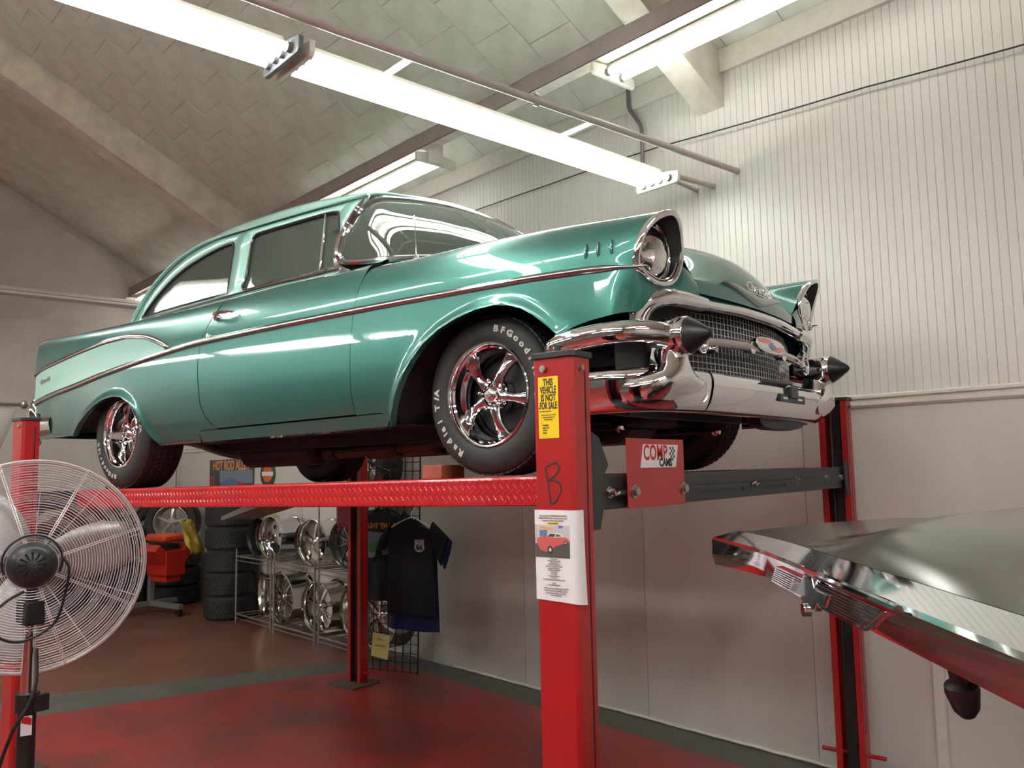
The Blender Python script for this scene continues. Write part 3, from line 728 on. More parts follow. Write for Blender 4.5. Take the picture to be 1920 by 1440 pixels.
# front wall below and inside of the headlamp
Tt = spl([(.690,.862,.40),(.697,.85,.372),(.706,.805,.346),(.715,.745,.334),(.720,.685,.345),(.722,.635,.378),(.726,.603,.43),(.735,.56,.425),(.737,.50,.395)], 4)
Bb = spl([(.645,.850,.237),(.672,.832,.238),(.697,.795,.240),(.715,.745,.262),(.725,.685,.282),(.733,.635,.297),(.738,.603,.304),(.742,.56,.308),(.748,.50,.312)], 4)
fw = [ex[-1][1:][::-1][::-1]]
fw[0] = [fw[0][round(j*22/8)] for j in range(9)]
for a, b in list(zip(Bb, Tt))[1:]:
    fw.append([(a.x+(b.x-a.x)*j/8 + .010*sin(pi*j/8), -(a.y+(b.y-a.y)*j/8), a.z+(b.z-a.z)*j/8) for j in range(9)])
m.grid(fw); 
Mx = M_teal
fnd, _f = cbm(m, 'front_fender', M_teal, weld=.004, smooth=38)
# ---- hood
hc = [(-.62,.700),(-.30,.708),(0,.700),(.20,.688),(.40,.664),(.55,.628),(.65,.583),(.71,.533),(.752,.475),(.772,.425),(.777,.38),(.774,.345)]
edge7 = [r[-1] for r in upper]
def edge_at(s):   # s 0..1 along the hood edge (fender gap), then down the front
    E = [Vector((p[0], p[1]-.004, p[2]+.003)) for p in edge7] + [Vector((.742, .492, .372)), Vector((.742, .488, .345))]
    L = [0]
    for a, b in zip(E, E[1:]): L.append(L[-1]+(b-a).length)
    q = s*L[-1]
    for i in range(len(E)-1):
        if q <= L[i+1]+1e-9: return E[i].lerp(E[i+1], (q-L[i])/max(1e-9, L[i+1]-L[i]))
    return E[-1]
HC = spl([(x, 0, z) for x, z in hc], 4)
def hood_pt(s, t):   # s 0..1 rear to front, t 0 centre .. 1 edge
    q = s*(len(HC)-1); i = min(int(q), len(HC)-2); c = HC[i].lerp(HC[i+1], q-i)
    # match arc positions: parameter of the edge by x so rows stay straight across
    L = getattr(hood_pt, 'L', None)
    if L is None:
        L = [0]
        for a, b in zip(HC, HC[1:]): L.append(L[-1]+(b-a).length)
        hood_pt.L = L
    sl = (L[i]+(L[i+1]-L[i])*(q-i))/L[-1]; e = edge_at(sl)
    g = t**2.6
    return Vector((c.x+(e.x-c.x)*t**2, e.y*t, c.z+(e.z-c.z)*g))
m = MB(); NS = 44; NT = 14
m.grid([[(lambda p: (p.x, -p.y, p.z))(hood_pt(i/NS, j/NT)) for j in range(-NT, NT+1)] if 0 else [((hood_pt(i/NS, abs(j)/NT)).x, (1 if j > 0 else -1)*hood_pt(i/NS, abs(j)/NT).y, hood_pt(i/NS, abs(j)/NT).z) for j in range(-NT, NT+1)] for i in range(NS+1)])
hood = cb_(m, 'hood', M_teal, smooth=45, weld=.0005)
m = MB(); m.grid([[(.722-.02*(j/10)**2 + .038*(1-(abs(j)/10)**2), .5*j/10, z) for j in range(-10, 11)] for z in (.318, .33, .36)]); cb_(m, 'header_panel', M_teal)
# ---- doors
for sy, nm in ((-1, 'door'), (1, 'door')):
    m = MB(); g = .003
    xs = cols(-1.812, -.655, .04); xs[0] += 0
    zb = -.032
    rws = []
    for x0 in xs:
        col = []; u_ = (x0-xs[0])/(xs[-1]-xs[0])
        for j in range(27):
            z = zb+(.60-zb)*j/26; xr, xf = xR(z)+g, xF(z)-g
            x = xr+(xf-xr)*u_; col.append((x, Ys(x, z), z))
        z = .60
        for yy, zz in ((.872, .625), (.852, .642), (.815, .652), (.80, .652)):
            xr, xf = xR(zz)+g, xF(zz)-g; x = xr+(xf-xr)*u_; zz += .012*max(0, min(1, (-.8-x)/.5)); col.append((x, yy, zz))
        rws.append([(x, sy*y, z) for x, y, z in col])
    m.grid(rws); dr = cb_(m, nm, M_teal, smooth=40)
    # handle and lock
    h = MB(); y0 = sy*(.908)
    h.tube(spl([(-1.792, sy*.905, .548), (-1.775, sy*.945, .556), (-1.72, sy*.952, .562), (-1.655, sy*.946, .560), (-1.625, sy*.93, .556)], 5), [.009]*5+[.011]*10+[.007]*6, 8)
    h.cyl((-1.79, sy*.90, .548), (-1.79, sy*.93, .548), .017, 14)
    cb_(h, 'door_handle', M_chrome, dr)
    h = MB(); h.cyl((-1.835, sy*.93, .455), (-1.835, sy*.947, .455), .012, 14); cb_(h, 'door_lock', M_chrome, dr)
# ---- rear quarters, rocker, deck, tail
stR = [
 (-1.775, [(.94,.40),(.931,.48),(.912,.55),(.893,.60),(.872,.637),(.852,.655),(.815,.665),(.80,.665)]),
 (-2.3, [(.94,.40),(.932,.48),(.915,.55),(.898,.60),(.877,.638),(.857,.658),(.82,.667),(.80,.667)]),
 (-2.75, [(.938,.40),(.932,.48),(.920,.55),(.905,.61),(.885,.648),(.86,.668),(.82,.668),(.77,.662)]),
 (-3.3, [(.935,.40),(.930,.48),(.922,.56),(.912,.62),(.893,.660),(.868,.678),(.82,.668),(.75,.642)]),
 (-3.8, [(.912,.40),(.910,.48),(.904,.56),(.897,.63),(.882,.675),(.862,.692),(.82,.672),(.76,.620)]),
 (-4.06, [(.886,.40),(.885,.48),(.882,.56),(.876,.63),(.866,.678),(.852,.694),(.82,.672),(.77,.600)]),
]
lastR = [(-4.095,.880,.40),(-4.108,.880,.48),(-4.112,.878,.56),(-4.112,.872,.63),(-4.110,.864,.676),(-4.108,.852,.690),(-4.108,.825,.668),(-4.10,.78,.59)]
keysR = [[(x, y, z) for y, z in pts] for x, pts in stR] + [lastR]
upR = surf(keysR, 8, 5)
def shx(p): 
    w = max(0, 1-abs(p[0]+1.775)/.35); return p[0]+(xR(p[2])-g-(-1.775))*w
m = MB(); m.grid([[(shx(p), -p[1], p[2]) for p in r] for r in upR])
xs = cols(-4.04, -1.775)
rws = sidegrid(m, xs, ZT, edge=[(-1.775, lambda z: xR(z)-g)], efade=.35, zl=lambda x: zlow(x) if x < -1.95 else -.036)
ex = []
for t in (0, .5, 1.0):
    col = []
    for j in range(23):
        s = j/22; z = .030+(ZT-.030)*s
        xe = interp([(.03, -3.955), (.10, -4.0), (.18, -4.045), (.31, -4.068), (.40, -4.095)], z); x = -4.04*(1-t)+xe*t if xe < -4.04 else xe+(0 if t == 1 else (1-t)*.0)
        col.append((x, -(Ys(x, z)), z))
    ex.append(col)
m.grid(ex)
# tail panel closing the back
tp = []
for z in (.03, .10, .18, .31, .40, .48, .56, .63):
    xe = interp([(.03, -3.955), (.10, -4.0), (.18, -4.045), (.31, -4.068), (.40, -4.095), (.63, -4.112)], z)
    tp.append([(xe - .03*sin(pi*.5*(1-abs(k)/8)) , (.872 if z > .3 else Ys(xe, z))*k/8, z) for k in range(-8, 1)])
m.grid(tp)
# deck
dk = []
for i, r in enumerate(upR):
    p = r[-1]; 
    if p[0] > -2.7: continue
    dk.append([(p[0]-.02*(1-k/8)**2, -p[1]*k/8, p[2]+.05*(1-(k/8)**2)) for k in range(0, 9)])
m.grid(dk)
cbm(m, 'rear_quarter', M_teal, weld=.003, smooth=38)
m = MB()
rk = []
for i in range(34):
    x = -1.96+(1.96-.49)*i/33; rk.append([SP(x, z) for z in (-.040, -.06, -.08, -.095)]+[(x, -.84, -.10)])
m.grid(rk); cbm(m, 'rocker_panel', M_teal)
# aqua insert on the tail and bright trim
topT = [(-4.112, .468), (-3.984, .490), (-3.735, .510), (-3.3, .545), (-2.936, .568), (-2.78, .569), (-2.644, .555), (-2.52, .537), (-2.42, .510), (-2.33, .478), (-2.24, .443)]
lowT = [(-4.07, .268), (-3.87, .288), (-3.442, .320), (-2.945, .366), (-2.6, .393), (-2.323, .412), (-1.888, .431), (-1.322, .430), (-.675, .423), (-.087, .413), (.311, .405), (.545, .397), (.66, .391), (.70, .388)]
def zt(T, x): return sm(T, x)
m = MB(); rr = []
for i in range(41):
    x = -4.088+(4.088-2.27)*i/40; a, b = zt(lowT, x), zt(topT, x)
    rr.append([(x, -(surfY(max(x, -4.085), a+(b-a)*j/12)+.0035), a+(b-a)*j/12) for j in range(13)])
m.grid(rr)
for ins in cbm(m, 'aqua_side_insert', M_aqua): tag(ins, 'pale aqua painted insert on the tail')
def moulding(T, x0, x1, w0, w1, thick, name, taper=(.08, .08), n=90):
    m = MB(); rr = []
    for i in range(n+1):
        x = x0+(x1-x0)*i/n; z = zt(T, x); dz = (zt(T, x+.01)-zt(T, x-.01))/.02; L = sqrt(1+dz*dz)
        f = min(1, .12+.88*min((x-x0)/taper[0] if taper[0] else 1, (x1-x)/taper[1] if taper[1] else 1)); h = (w0+(w1-w0)*i/n)/2*f
        row = []
        for a, o in ((-1, -.002), (-.9, .5), (-.35, .9), (.1, 1.0), (.55, .8), (.95, .35), (1, -.002)):
            q = a*h; px, pz = x-dz/L*q, z+q/L; row.append((px, -(surfY(max(px, -4.085), pz)+max(o, 0)*thick*min(1, f*1.3)+(.0 if o > 0 else -.002)), pz))
        rr.append(row)
    m.grid(rr); return cbm(m, name, M_trimchr, smooth=60)
moulding(lowT, -4.075, .735, .040, .026, .014, 'side_moulding', (0, .16), 150)
moulding(topT, -4.105, -2.235, .030, .034, .012, 'side_moulding', (0, .02), 70)
# fender louvres
for x in (.515, .562, .612):
    for s in (-1, 1):
        m = MB(); z0, z1 = .445, .492; y = s*(Ys(x, .47)+.002)
        m.tube([(x, s*(Ys(x, z0)-.002), z0-.006), (x, y, z0), (x, s*(Ys(x, (z0+z1)/2)+.004), (z0+z1)/2), (x, s*(Ys(x, z1)+.003), z1), (x, s*(Ys(x, z1)-.004), z1+.006)], [.003, .0055, .0065, .0055, .003], 8); cb_(m, 'fender_louvre', M_teal)
        m = MB(); m.box(x+.006, x+.0085, min(y, y+s*.003), max(y, y+s*.003), z0, z1); cb_(m, 'louvre_slot', M_dkglass)
# ---- greenhouse
def GY(x, z):
    y = .802-(z-.68)*.275
    if x < -2.5: y -= .05*((-2.5-x)/.5)**2
    if x > -1.0: y -= .03*((x+1.0)/.15)**2*0
    return y
door_hole = [(-.985,.697),(-1.00,.85),(-1.045,.985),(-1.075,1.008),(-1.159,1.019),(-1.45,1.030),(-1.70,1.037),(-1.755,1.033),(-1.782,1.005),(-1.775,.95),(-1.75,.80),(-1.742,.712),(-1.5,.706),(-1.2,.700)]
q_hole = [(-1.895,.716),(-1.925,.85),(-1.950,.98),(-1.972,1.025),(-2.01,1.036),(-2.12,1.030),(-2.242,1.013),(-2.345,.992),(-2.44,.968),(-2.54,.930),(-2.64,.880),(-2.73,.825),(-2.81,.768),(-2.845,.735),(-2.835,.716),(-2.4,.716)]
outer = [(-.935,.652),(-.957,.70),(-.972,.76),(-.962,.84),(-.935,.915),(-.895,.98),(-.855,1.022),(-.845,1.048),(-.96,1.056),(-1.2,1.068),(-1.389,1.077),(-1.65,1.087),(-1.888,1.095),(-2.05,1.100),(-2.188,1.100),(-2.32,1.088),(-2.475,1.058),(-2.62,1.010),(-2.781,.930),(-2.90,.850),(-2.995,.765),(-3.05,.700),(-3.06,.668),(-2.5,.66),(-1.9,.66),(-1.3,.655)]
def fill(loops, fn, name, mt, thick=.012):
    bm = bmesh.new(); E = []
    for lp in loops:
        vs_ = [bm.verts.new((x, 0, z)) for x, z in lp]
        E += [bm.edges.new((vs_[i], vs_[(i+1) % len(vs_)])) for i in range(len(vs_))]
    bmesh.ops.triangle_fill(bm, use_beauty=True, use_dissolve=False, edges=E, normal=(0, -1, 0))
    for _ in range(1):
        le = [e for e in bm.edges if e.calc_length() > .22]
        if le: bmesh.ops.subdivide_edges(bm, edges=le, cuts=2)
        bmesh.ops.triangulate(bm, faces=bm.faces)
    m = MB(); bm.verts.index_update()
    m.add([(v.co.x, -fn(v.co.x, v.co.z), v.co.z) for v in bm.verts], [tuple(v.index for v in f.verts) for f in bm.faces]); bm.free()
    return m
def resample(lp, n=3): 
    P = spl([(x, 0, z) for x, z in lp+[lp[0]]], n)[:-1]; return [(p.x, p.z) for p in P]
dh, qh = resample(door_hole), resample(q_hole)
m = fill([outer, dh, qh], GY, 'x', M_aqua)
pil = cbm(m, 'window_pillars', M_aqua, solid=.012, smooth=30)
for lp, nm in ((dh, 'door_window'), (qh, 'quarter_window')):
    for s in (-1, 1):
        m = fill([lp], lambda x, z: GY(x, z)-.012, 'x', M_glass)
        m.v = [(x, y if s < 0 else -y, z) for x, y, z in m.v]
        gl = cb_(m, nm, M_glass, normals=False, smooth=30)
        m = MB(); m.tube([(x, s*(GY(x, z)-.002), z) for x, z in lp], .0075, 6, closed=True); cb_(m, 'window_seal', M_dkglass, gl)
        if nm == 'door_window':
            m = MB(); m.tube([(-1.100, s*(GY(0, .70)-.003), .700), (-1.160, s*(GY(0, 1.02)-.003), 1.019)], .0075, 8); cb_(m, 'division_bar', M_chrome, gl)
            k0 = min(range(len(dh)), key=lambda i: abs(dh[i][0]+1.76)+abs(dh[i][1]-1.03)); m = MB(); m.tube([(x, s*(GY(x, z)+.002), z) for x, z in dh[k0:]], .006, 6); cb_(m, 'chrome_edge', M_trimchr, gl)
            m = MB(); m.tube(spl([(-1.085, s*.745, .90), (-1.06, s*.735, .905), (-1.03, s*.735, .90)], 3), .004, 6); cb_(m, 'vent_latch', M_chrome, gl)
m = MB(); m.tube([(-.93+(-3.02+.93)*i/40, -(.806 - (.05*((-2.5+.93+2.09*i/40)/.5)**2 if -.93-2.09*i/40 < -2.5 else 0)), .678+.012*min(1, i/12)) for i in range(41)], .0085, 8)
cbm(m, 'belt_moulding', M_trimchr)
# roof
rail = [(-.845,1.048),(-.96,1.056),(-1.2,1.068),(-1.389,1.077),(-1.65,1.087),(-1.888,1.095),(-2.05,1.100),(-2.188,1.100),(-2.32,1.088),(-2.475,1.058),(-2.62,1.010),(-2.781,.930),(-2.90,.850),(-2.995,.765),(-3.05,.700)]
topc = [(-.765,1.095),(-.90,1.135),(-1.15,1.185),(-1.40,1.212),(-1.68,1.230),(-1.92,1.232),(-2.08,1.225),(-2.22,1.205),(-2.36,1.172),(-2.52,1.120),(-2.66,1.060),(-2.82,.975),(-2.97,.875),(-3.09,.775),(-3.17,.700)]
def roofrow(i):
    (xr, zr), (xc, zc2) = rail[i], topc[i]; y0 = GY(xr, zr); row = []
    for t, h in ((1.022, -.004), (1.02, .02), (1.0, .14), (.965, .34), (.90, .56), (.80, .75), (.62, .90), (.40, .97), (.2, .995), (0, 1)):
        row.append((xr+(xc-xr)*(1-t*t) if t < 1 else xr, y0*t, zr+(zc2-zr)*h))
    return row
kr = [roofrow(i) for i in range(len(rail))]
# header: front edge drops gently at the sides
RR = surf(kr, 4, 3)
m = MB(); m.grid([[(p[0], -p[1], p[2]) for p in r] for r in RR]); m.mirror()
roof = cb_(m, 'roof', M_aqua, weld=.003, smooth=40, solid=.014)
m = MB(); m.grid([[(p[0], -p[1]*.975, p[2]-.03) for p in r[2:]] for r in RR[2:-2]]); m.mirror(); cb_(m, 'headliner', mat('headliner_cloth', (.50, .52, .46), .9), weld=.003, smooth=40)
m = MB(); m.tube([(r[0][0], -r[0][1]-.002, r[0][2]-.002) for r in RR[:int(len(RR)*.96)]], .0075, 6); cbm(m, 'drip_rail', M_aqua)
# windshield with chrome surround
wt = spl([(-.935,.733,.90),(-.885,.712,.975),(-.855,.66,1.032),(-.835,.56,1.062),(-.800,.36,1.083),(-.772,.18,1.090),(-.765,0,1.092)], 5)
wb = spl([(-.955,.765,.83),(-.955,.785,.76),(-.925,.800,.715),(-.80,.795,.690),(-.60,.72,.682),(-.42,.50,.690),(-.33,.25,.698),(-.31,0,.70)], 5)
def resamp(P, n):
    L = [0]
    for a, b in zip(P, P[1:]): L.append(L[-1]+(b-a).length)
    out = []; 
    for k in range(n+1):
        q = L[-1]*k/n; i = 0
        while i < len(L)-2 and L[i+1] < q: i += 1
        out.append(P[i].lerp(P[i+1], (q-L[i])/max(1e-9, L[i+1]-L[i])))
    return out
A, B_ = resamp(wt, 26), resamp(wb, 26)
rr = []
for a, b in zip(A, B_):
    rr.append([(a.x+(b.x-a.x)*j/10+.028*sin(pi*j/10), -(a.y+(b.y-a.y)*j/10+.012*sin(pi*j/10)*(a.y > .3)), a.z+(b.z-a.z)*j/10+.014*sin(pi*j/10)) for j in range(11)])
m = MB(); m.grid(rr); m.mirror(); ws = cb_(m, 'windshield', M_glass, weld=.002, normals=False)
loop = [Vector((p.x, -p.y, p.z)) for p in reversed(wt)] + [Vector((p.x, -p.y, p.z)) for p in wb]
m = MB(); m.tube(loop, .017, 8); cbm(m, 'windshield_surround', M_trimchr, ws)
m = MB(); m.tube([p+Vector((-.012, -.012, .012)) for p in loop[:int(len(loop)*.62)]], .014, 8); cbm(m, 'windshield_surround', M_chrome, ws)
m = MB(); m.grid([[(-.90, -.80, .60), (-.98, -.806, .66), (-.985, -.80, .77)], [(-.86, -.80, .66), (-.94, -.806, .70), (-.955, -.79, .78)]]); cbm(m, 'pillar_foot', M_trimchr, ws)
# cowl and rear window
m = MB(); m.grid([[(-.62, y, .700-.05*(abs(y)/.62)**2.6), (-.30-.33*(y/.8)**2 if 0 else -.66, y, .69-.04*(abs(y)/.62)**2)] for y in [(-.62+.062*k) for k in range(21)]]); cb_(m, 'cowl', M_teal)
# mirror, wheel, seats
m = MB(); m.box(-.700, -.690, .00, .155, .945, .992); mi = cb_(m, 'rear_view_mirror', mat('mirror_back', (.35, .45, .5), .3, .3), bevel=.012, smooth=30)
m = MB(); m.cyl((-.70, .075, .985), (-.74, .06, 1.07), .006, 8); cb_(m, 'mirror_stem', M_chrome, mi)
m = MB(); m.lathe([(.205+.012*cos(a), .012*sin(a)) for a in [k*pi/4 for k in range(8)]], 32, Matrix.Translation((-1.05, .38, .62)) @ Matrix.Rotation(-1.1, 4, 'Y'), closed_prof=True)
sw = cb_(m, 'steering_wheel', M_dkglass)
for x, h in ((-1.55, .58), (-2.35, .60)):
    m = MB(); m.box(x-.1, x+.05, -.66, .66, .1, h); m.box(x, x+.5, -.66, .66, .05, .24); cb_(m, 'bench_seat', mat('seat_vinyl', (.05, .10, .09), .5) if not bpy.data.materials.get('seat_vinyl') else bpy.data.materials['seat_vinyl'], bevel=.04, smooth=30)
m = MB(); m.box(-.86, -.66, -.74, .74, .40, .655); cb_(m, 'dashboard', M_dkglass, bevel=.03)
m = MB(); m.tube([(-.455, -.775, .645), (-.455, -.775, .665)], [.016, .006], 10); m.tube([(-.455, -.775, .665), (-.462, -.775, .845)], .0022, 6); cb_(m, 'radio_antenna', M_chrome)
# ---- wheels and tyres
M_tyre = mat('tyre_rubber', (.016, .016, .016), .62, noise=(14, (.026, .025, .024), .4, .7))
M_rwl = mat('raised_white_letters', (.50, .48, .43), .6)
M_gun = mat('spoke_chrome', (.55, .54, .56), .08, 1.0)
def tyre(parent, R, w, name='tyre', blocks=(5, 64), rim=.2035, tread=True, mt=None):
    prof = [(rim-.006, -.032), (rim, -.016), (rim+.010, -.006), (rim+(R-rim)*.28, -.0005), (rim+(R-rim)*.5, 0), (rim+(R-rim)*.75, -.006), (R-.014, -.018), (R-.007, -.027), (R-.0065, -.034)]
    full = prof + [(r, -w-h) for r, h in reversed(prof)]
    m = MB(); m.lathe(full, 56); ty = m.build(name, mt or M_tyre, parent, smooth=35)
    if tread:
        m = MB(); nr, nb = blocks; tw = w-.052; rw = tw/nr
        for i in range(nr):
            for k in range(nb):
                off = (.5 if i % 2 else 0); a0 = 2*pi*(k+off+.05)/nb; a1 = 2*pi*(k+off+.90)/nb; h0 = -.026-i*rw-.003; h1 = -.026-(i+1)*rw+.003; sk = (.35*2*pi/nb)*(1 if i % 2 else -1)
                P = []
                for rr_ in (R-.010, R):
                    for a, h in ((a0, h0), (a1, h0), (a1+sk, h1), (a0+sk, h1)): P.append((rr_*cos(a), rr_*sin(a), h))
                m.add(P, [(4, 5, 6, 7), (0, 1, 5, 4), (1, 2, 6, 5), (2, 3, 7, 6), (3, 0, 4, 7)])
        tag(m.build('tread_blocks', mt or M_tyre, ty, smooth=0), kind='stuff')
    return ty
def arc_text(parent, txt, phi0, step, r, size, mt):
    phi = phi0
    for ch in txt:
        if ch != ' ':
            V, F = text_mesh(ch, size, .0012, .0016, 'CENTER', width=1.25)
            a = radians(phi); q = []
            for x, y, z in V: 
                yy = y-size*.34; q.append((x*cos(a)+(r+yy)*sin(a), -x*sin(a)+(r+yy)*cos(a), z+.0012))
            MB().add(q, F).build('raised_letter', mt, parent, smooth=0, normals=False)
        phi += step*(.62 if ch in 'il/I' else 1)
def torq_wheel(root, M, R, w, dish, rot, name='wheel'):
    wh = thing_child(name, root, M)
    ty = tyre(wh, R, w, 'tyre'); ty['label'] = 'black radial tyre with raised white letters'
    arc_text(ty, 'BFGoodrich', 14+rot, 8.2, .2615, .034, M_rwl)
    arc_text(ty, 'Radial T/A', 211+rot, 8.2, .2615, .034, M_rwl)
    m = MB(); d = dish
    m.lathe([(.198, -.030), (.2085, -.014), (.2085, -.006), (.205, -.002), (.199, -.003), (.195, -.009), (.193, -.020), (.186, -.028), (.183, -.05), (.181, -.8*d), (.172, -d+.002), (.166, -d-.02), (.170, -w+.03), (.196, -w+.012)], 56)
    m.build('rim', M_chrome, wh, smooth=30)
    for k in range(5):
        a = radians(27+rot*0+72*k); m = MB(); rows = []
        for r, hw, th, h in ((.040, .030, .020, -d+.020), (.062, .025, .024, -d+.022), (.085, .021, .025, -d+.020), (.110, .021, .024, -d+.014), (.135, .025, .022, -d+.006), (.155, .031, .018, -d-.002), (.170, .039, .014, -d-.008), (.180, .046, .010, -d-.010)):
            row = []
            for q in range(12):
                t = 2*pi*q/12; x = hw*cos(t); z = h+th*(sin(t) if sin(t) > 0 else .6*sin(t)); 
                row.append((r*sin(a)+x*cos(a), r*cos(a)-x*sin(a), z))
            rows.append(row)
        m.grid(rows, closed=True); m.build('spoke', M_gun, wh, smooth=60)
    m = MB(); m.lathe([(.0, -d+.062), (.012, -d+.061), (.024, -d+.056), (.032, -d+.047), (.036, -d+.036), (.042, -d+.033), (.046, -d+.028), (.066, -d+.020), (.070, -d+.008), (.070, -d-.02)], 32)
    hb = m.build('hub', M_chrome, wh, smooth=30)
    m = MB(); m.lathe([(0, -d+.0645), (.013, -d+.0635), (.0145, -d+.060)], 20); m.build('centre_badge', M_steel, hb)
    for k in range(5):
        a = radians(63+72*k); c = Vector((.057*sin(a), .057*cos(a), -d+.018)); m = MB(); m.cyl(c, c+Vector((0, 0, .026)), .0105, 6, .0095); m.lathe([(.009, .026), (.006, .032), (0, .034)], 8, Matrix.Translation(c)); m.build('lug_nut', M_chrome, wh, smooth=30)
    m = MB(); m.cyl((0, 0, -d-.04), (0, 0, -d-.055), .14, 32); m.box(.06, .15, -.05, .08, -d-.08, -d-.025); m.build('brake_disc', M_dark, wh)
    m = MB(); m.cyl((0, 0, -d-.07), (0, 0, -w+.03), .165, 32); m.build('brake_backing', M_dark, wh)
    return wh
def thing_child(name, parent, M):
    o = bpy.data.objects.new(name, None); COL.objects.link(o); o.parent = parent; o.matrix_local = M; return o
nearW = lambda x, y, z: UPZ @ frame((x, y, z), (1, 0, 0), (0, 0, 1), (0, -1, 0))
farW = lambda x, y, z: UPZ @ frame((x, y, z), (-1, 0, 0), (0, 0, 1), (0, 1, 0))
RF, RB = .3185, .331
torq_wheel(car, nearW(0, -.862, .002), RF, .225, .075, 0)
torq_wheel(car, nearW(-2.921, -.868, 0), RB, .265, .105, 173)
torq_wheel(car, farW(0, .862, .002), RF, .225, .075, 40)
torq_wheel(car, farW(-2.921, .868, 0), RB, .265, .105, 120)
# ---- underbody
m = MB(); m.box(-2.42, -.50, -.83, .83, -.085, -.055); m.box(-4.0, -2.42, -.52, .52, .03, .06); m.box(-.5, .60, -.55, .55, .10, .12)
m.box(-2.40, -.52, -.84, -.80, -.08, .52); m.box(-2.40, -.52, .80, .84, -.08, .52)
m.box(-.52, -.50, -.84, .84, -.08, .60); m.box(-2.42, -2.40, -.84, .84, -.08, .55)
cb_(m, 'floor_pan', M_dark, smooth=0)
for s in (-1, 1):
    for xc, T_, dx in ((0, archF, .03), (-2.921, archR, .03)):
        m = MB(); rows = []
        cx = (T_[0][0]+T_[-1][0])/2
        for x, z in T_:
            x2 = cx+(x-cx)*1.05; z2 = z+.025
            rows.append([(x2, s*.905, z+.006 if z > 0 else z), (x2, s*.86, z2), (x2, s*.56, z2+.03)])
        m.grid(rows); m.grid([[(r[2][0], s*.56, r[2][2]), (r[2][0], s*.555, -.02 if xc else .10)] for r in rows])
        cb_(m, 'wheel_well', M_dark, smooth=0, normals=False)
for s in (-1, 1):
    m = MB(); m.tube([(-3.95, s*.42, .02), (-3.3, s*.45, .08), (-2.95, s*.45, .14), (-2.6, s*.47, .06), (-2.35, s*.48, -.10), (-.6, s*.46, -.115), (-.2, s*.42, -.02), (.55, s*.40, -.01)], .045, 4)
    cb_(m, 'frame_rail', M_dark, smooth=0)
m = MB(); m.tube(spl([(-3.9, -.33, -.05), (-3.2, -.30, -.02), (-2.6, -.30, -.13), (-2.0, -.32, -.165), (-1.0, -.34, -.160), (-.35, -.36, -.11), (0, -.32, -.05)], 5), .032, 10); cb_(m, 'exhaust_pipe', M_brownpipe)
m = MB(); m.tube(spl([(-2.0, .32, -.16), (-1.0, .34, -.15), (-.35, .36, -.10), (0, .32, -.05)], 5), .032, 10); cb_(m, 'exhaust_pipe', M_brownpipe)
m = MB(); m.lathe([(0, .35), (.06, .35), (.085, .32), (.085, -.32), (.06, -.35), (0, -.35)], 16, Matrix.Translation((-2.0, -.34, -.145)) @ Matrix.Rotation(pi/2, 4, 'Y')); cb_(m, 'muffler', M_dark)
for x in (-1.55, -1.05, -.75):
    m = MB(); m.lathe([(.036, -.02), (.041, -.02), (.041, .02), (.036, .02)], 16, Matrix.Translation((x, -.335, -.162)) @ Matrix.Rotation(pi/2, 4, 'Y'), closed_prof=True); cb_(m, 'pipe_clamp', M_dark)
m = MB(); m.cyl((-2.921, -.66, 0), (-2.921, .66, 0), .045, 14); m.lathe([(0, -.13), (.08, -.10), (.13, -.03), (.13, .03), (.08, .10), (0, .13)], 16, Matrix.Translation((-2.94, 0, 0)) @ Matrix.Rotation(pi/2, 4, 'X')); cb_(m, 'rear_axle', M_dark)
m = MB(); m.tube([(-2.85, 0, -.01), (-1.9, 0, -.05), (-1.0, 0, -.06)], .04, 10); cb_(m, 'drive_shaft', M_dark)
m = MB(); m.box(-1.1, -.35, -.16, .16, -.12, .12); m.box(-.95, -.6, -.2, .2, -.135, -.06); cb_(m, 'transmission', M_dark, bevel=.03)
m = MB(); m.box(-.35, .30, -.16, .16, -.12, .30); m.prism([(-.30, -.12), (.22, -.12), (.15, -.19), (-.12, -.19)], -.13, .13, frame((0, 0, 0), (1, 0, 0), (0, 0, 1), (0, -1, 0))); cb_(m, 'engine_sump', M_dark, bevel=.02)
m = MB(); m.tube([(.02, -.60, -.02), (.03, -.40, -.10), (.03, 0, -.125), (.03, .40, -.10), (.02, .60, -.02)], .042, 8); cb_(m, 'front_crossmember', M_dark)
for s in (-1, 1):
    m = MB(); m.tube([(-.18, s*.30, -.11), (.03, s*.64, -.13), (.20, s*.30, -.11)], .022, 8); m.tube([(.10, s*.05, -.09), (.14, s*.62, -.085)], .014, 8); cb_(m, 'control_arm', M_dark)
    m = MB(); m.cyl((.05, s*.52, -.12), (.05, s*.47, .22), .045, 12); cb_(m, 'coil_spring', M_dark)
    m = MB(); m.tube([(.20, s*.66, -.05), (.30, s*.30, -.075), (.34, 0, -.08)], .011, 8); cb_(m, 'stabiliser_bar', M_brownpipe)
    m = MB(); m.cyl((.345, s*.44, -.135), (.372, s*.44, -.135), .014, 6); m.cyl((.34, s*.44, -.135), (.352, s*.44, -.135), .021, 16); cb_(m, 'strut_nut', M_chrome)
    m = MB(); m.tube([(-.62, s*.44, -.12), (.34, s*.44, -.135)], .014, 8); cb_(m, 'strut_rod', M_dark)
m = MB(); m.box(.42, .47, -.48, .48, -.10, .24); m.box(.36, .60, -.5, .5, -.055, -.035); cb_(m, 'radiator_support', M_dark, smooth=0)
m = MB(); m.box(.30, .33, -.1, -.06, -.22, -.19); cb_(m, 'white_tag', M_white, smooth=0)
